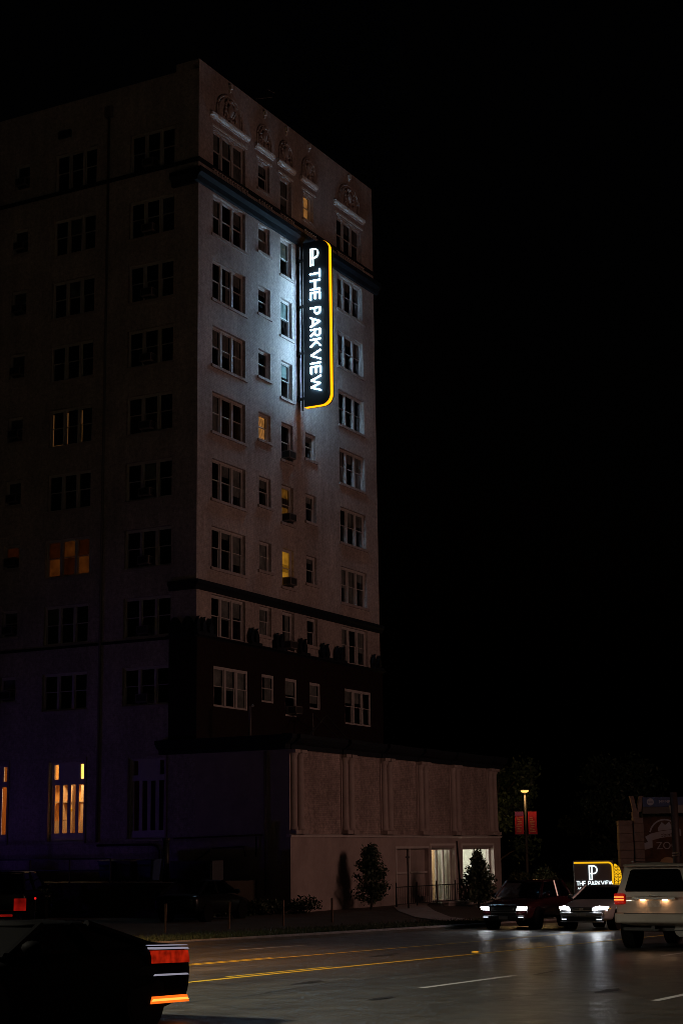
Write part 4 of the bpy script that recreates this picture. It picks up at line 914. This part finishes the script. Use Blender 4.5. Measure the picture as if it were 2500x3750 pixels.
# white saloon coming towards the camera
SED = car('saloon_car', 'white saloon car with bright headlights partly behind the white utility vehicle', 'car', (-5.2+2.4, -18.55, zr(-5.2)), math.pi,
    [(-2.4, .45, .85, .75), (-2.25, .35, .98, .86), (-1.5, .25, 1.0, .91), (.3, .24, .98, .92), (1.1, .24, .95, .91), (1.75, .25, .84, .90), (2.15, .26, .76, .86), (2.38, .30, .66, .76), (2.42, .34, .58, .70)],
    (-1.95, -1.0, .25, 1.05, .83, .62, .95), 'car_silver', 1.84, (-1.4, 1.42), 1.41)
SED.rotation_euler = (0, R(-1.15), math.pi)
def front_lights(C, pts, xf, glow, drl=True):
    for sy in (-1, 1):
        s = MB(); s.loft([[(xf(y)+o_, sy*y, z) for y, z in pts] for o_ in (-.10, .03)]); h = s.build('headlight', 'chrome', C)
        cx = sum(p[0] for p in pts)/len(pts); cz = sum(p[1] for p in pts)/len(pts)
        s = MB(); s.loft([[(xf(cx+(y-cx)*.94)+o_+.0, sy*(cx+(y-cx)*.94), cz+(z-cz)*.92) for y, z in pts] for o_ in (.035, .045)]); s.build('lamp', glow, h)
xf = lambda y: 2.43 - .42*max(0, y-.35)**1.3*1.6
front_lights(SED, [(.38, .595), (.82, .59), (.88, .715), (.60, .75), (.40, .70)], xf, 'head_glow')
s = MB(); s.loft([[(2.40+o_, y, z) for y, z in ((-.36, .55), (.36, .55), (.40, .70), (-.40, .70))] for o_ in (-.05, .03)]); G = s.build('grille', 'plastic', SED)
for z in (.60, .65): MB().box(2.432, 2.44, -.34, .34, z-.008, z+.008).build('grille_bar', 'chrome', G)
MB().box(2.44, 2.455, -.07, .07, .60, .67).build('emblem', 'chrome', G)
bevel(MB().box(2.30, 2.47, -.72, .72, .40, .54).build('bumper', 'car_silver', SED), .05, 3)
MB().box(2.36, 2.46, -.66, .66, .27, .385).build('air_intake', 'plastic', SED); bevel(MB().box(2.34, 2.50, -.74, .74, .22, .26).build('splitter', 'car_silver', SED), .015)
MB().box(2.473, 2.483, -.16, .16, .42, .52).build('licence_plate', 'paint_white', SED)
for sy in (-1, 1): MB().box(2.40, 2.475, *sorted((sy*.52, sy*.68)), .30, .335).build('fog_light', 'drl', SED)
MB().box(2.12, 2.16, .865, .905, .645, .675).build('side_marker', 'amber', SED)
for sy in (-1, 1): light('headlight_beam', 'SPOT', (2.62, sy*.62, .66), 260, (.86, .92, 1.0), SED, .10, 44, 1.0, (1, 0, -.05))

# dark car in the kerb lane
BC = car('dark_hatchback', 'dark red car with white headlights nearest the far kerb', 'car', (-5.0+2.3, -15.7, zr(-5)), math.pi,
    [(-2.3, .45, .95, .78), (-2.1, .35, 1.05, .88), (-1.3, .27, 1.06, .92), (.3, .26, 1.04, .93), (1.0, .26, 1.0, .92), (1.7, .28, .93, .90), (2.1, .30, .86, .86), (2.3, .34, .72, .76)],
    (-2.1, -1.55, .3, 1.0, .84, .66, 1.02), 'car_maroon', 1.86, (-1.35, 1.38), 1.58, .35)
xf2 = lambda y: 2.33 - .3*max(0, y-.45)
front_lights(BC, [(.48, .64), (.82, .64), (.87, .75), (.52, .765)], xf2, 'head_glow')
s = MB(); s.box(2.22, 2.31, -.46, .46, .50, .74); G = s.build('grille', 'plastic', BC)
for z in (.56, .62, .68): MB().box(2.312, 2.318, -.44, .44, z-.006, z+.006).build('grille_bar', 'metal_grey', G)
bevel(MB().box(2.18, 2.34, -.74, .74, .30, .48).build('bumper', 'plastic', BC), .05, 3); MB().box(2.342, 2.352, -.16, .16, .34, .44).build('licence_plate', 'metal_grey', BC)
for sy in (-1, 1):
    MB().box(2.26, 2.355, *sorted((sy*.55, sy*.72)), .40, .43).build('fog_light', 'drl', BC)
    light('headlight_beam', 'SPOT', (2.55, sy*.66, .70), 120, (.80, .90, 1.0), BC, .10, 44, 1.0, (1, 0, -.05))

# dark coupe crossing at the lower left, tail to the right
CPX, CPY = -40.2, -26.4
CO = car('dark_coupe', 'black low car at the bottom left corner with glowing red tail light', 'car', (CPX-2.25, CPY+.9, zr(CPX)), math.pi,
    [(-2.27, .24, .88, .88), (-2.26, .23, .90, .90), (-2.2, .22, .93, .92), (-1.4, .06, .94, .93), (.2, .06, .90, .93), (1.0, .06, .86, .92), (1.8, .1, .76, .88), (2.25, .3, .6, .72)],
    (-1.7, -.6, .2, 1.0, .82, .6, .88), 'car_jet', 1.86, (-1.35, 1.4), 1.2, .33, 'car_jet')
CO.rotation_euler = (0, R(-1.15), math.pi)
yl = .86   # the camera sees its left flank (local +y after the half turn)
def flank(x0, x1, z0, z1, m, name, off=.0, parent=None, skew=.05):
    s = MB(); s.loft([[(x0, y, z0), (x1, y, z0+skew*.3), (x1-.03, y, z1+skew*.3), (x0+.04, y, z1)] for y in (.80, .925+off)]); return s.build(name, m, parent or CO)
TL = flank(-2.20, -1.45, .70, .84, 'tail_red', 'tail_light', .01)
flank(-2.19, -1.62, .86, .872, 'drl_dim', 'trail_strip', .012) if 'drl_dim' in MATS else None
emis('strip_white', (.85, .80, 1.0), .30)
flank(-2.18, -1.47, .855, .875, 'strip_white', 'trail_strip', .014); flank(-2.18, -1.47, .895, .903, 'strip_white', 'trail_strip', .0)  # glowing strips drawn in for the white light trails
flank(-2.19, -1.47, .56, .58, 'strip_white', 'trail_strip', .012)
RF = flank(-2.20, -1.42, .255, .335, 'tail_orange', 'trail_bar', .01); flank(-2.19, -1.43, .282, .308, 'tail_core', 'light_bar', .016, RF)  # glowing bar drawn in for the orange light trail
MB().box(-2.27, -2.2, -.7, .7, .68, .82).build('rear_light_bar', 'lens_red', CO)

# van and parked car in the dark lot
VN = car('dark_van', 'dark van at the left edge with a tall red tail light', 'van', (-5.6, 4.35, 1.28-1.28), R(28),
    [(-2.4, .4, 1.05, .88), (-2.3, .35, 1.15, .95), (0, .3, 1.15, .97), (1.6, .3, 1.05, .95), (2.3, .4, .8, .8)], (-2.35, -2.2, .6, 1.5, .9, .74, 1.12), 'car_black', 1.96, (-1.5, 1.5), 1.78)
VN.location = (-7.93, 2.86, 0)
MB().box(-2.46, -2.38, -.93, -.5, .42, .85).build('tail_light', 'van_red', VN)
MB().box(-2.46, -2.38, .5, .93, .42, .85).build('tail_light', 'van_red', VN)
MB().box(-2.47, -2.40, -.45, .45, .22, .30).build('bumper_reflector', 'van_red', VN)  # reflector given a red glow of its own
PK = car('parked_car', 'black parked car behind the wooden posts', 'car', (-6.4, -4.6, 0), R(6),
    [(-2.3, .42, .85, .78), (-2.15, .3, .95, .88), (-1.3, .22, .97, .92), (.3, .22, .95, .92), (1.1, .22, .9, .9), (1.9, .25, .78, .88), (2.3, .32, .62, .74)], (-1.85, -.9, .3, 1.1, .82, .6, .92), 'car_black', 1.84, (-1.35, 1.4), 1.40)
ML = thing('marker_light', 'small red marker light right of the dark van', 'light', (-10.4, 1.0, 0)); p = at_px(130, 3290, 58); ML.location = (p.x, p.y, 0); MB().tube([(0,0,0), (0,0,p.z-.04)], .02, 6).build('stake', 'metal_dark', ML); MB().ball((0, 0, p.z), .045, .045, .045, 8, 6).build('lens', 'marker_red', ML)
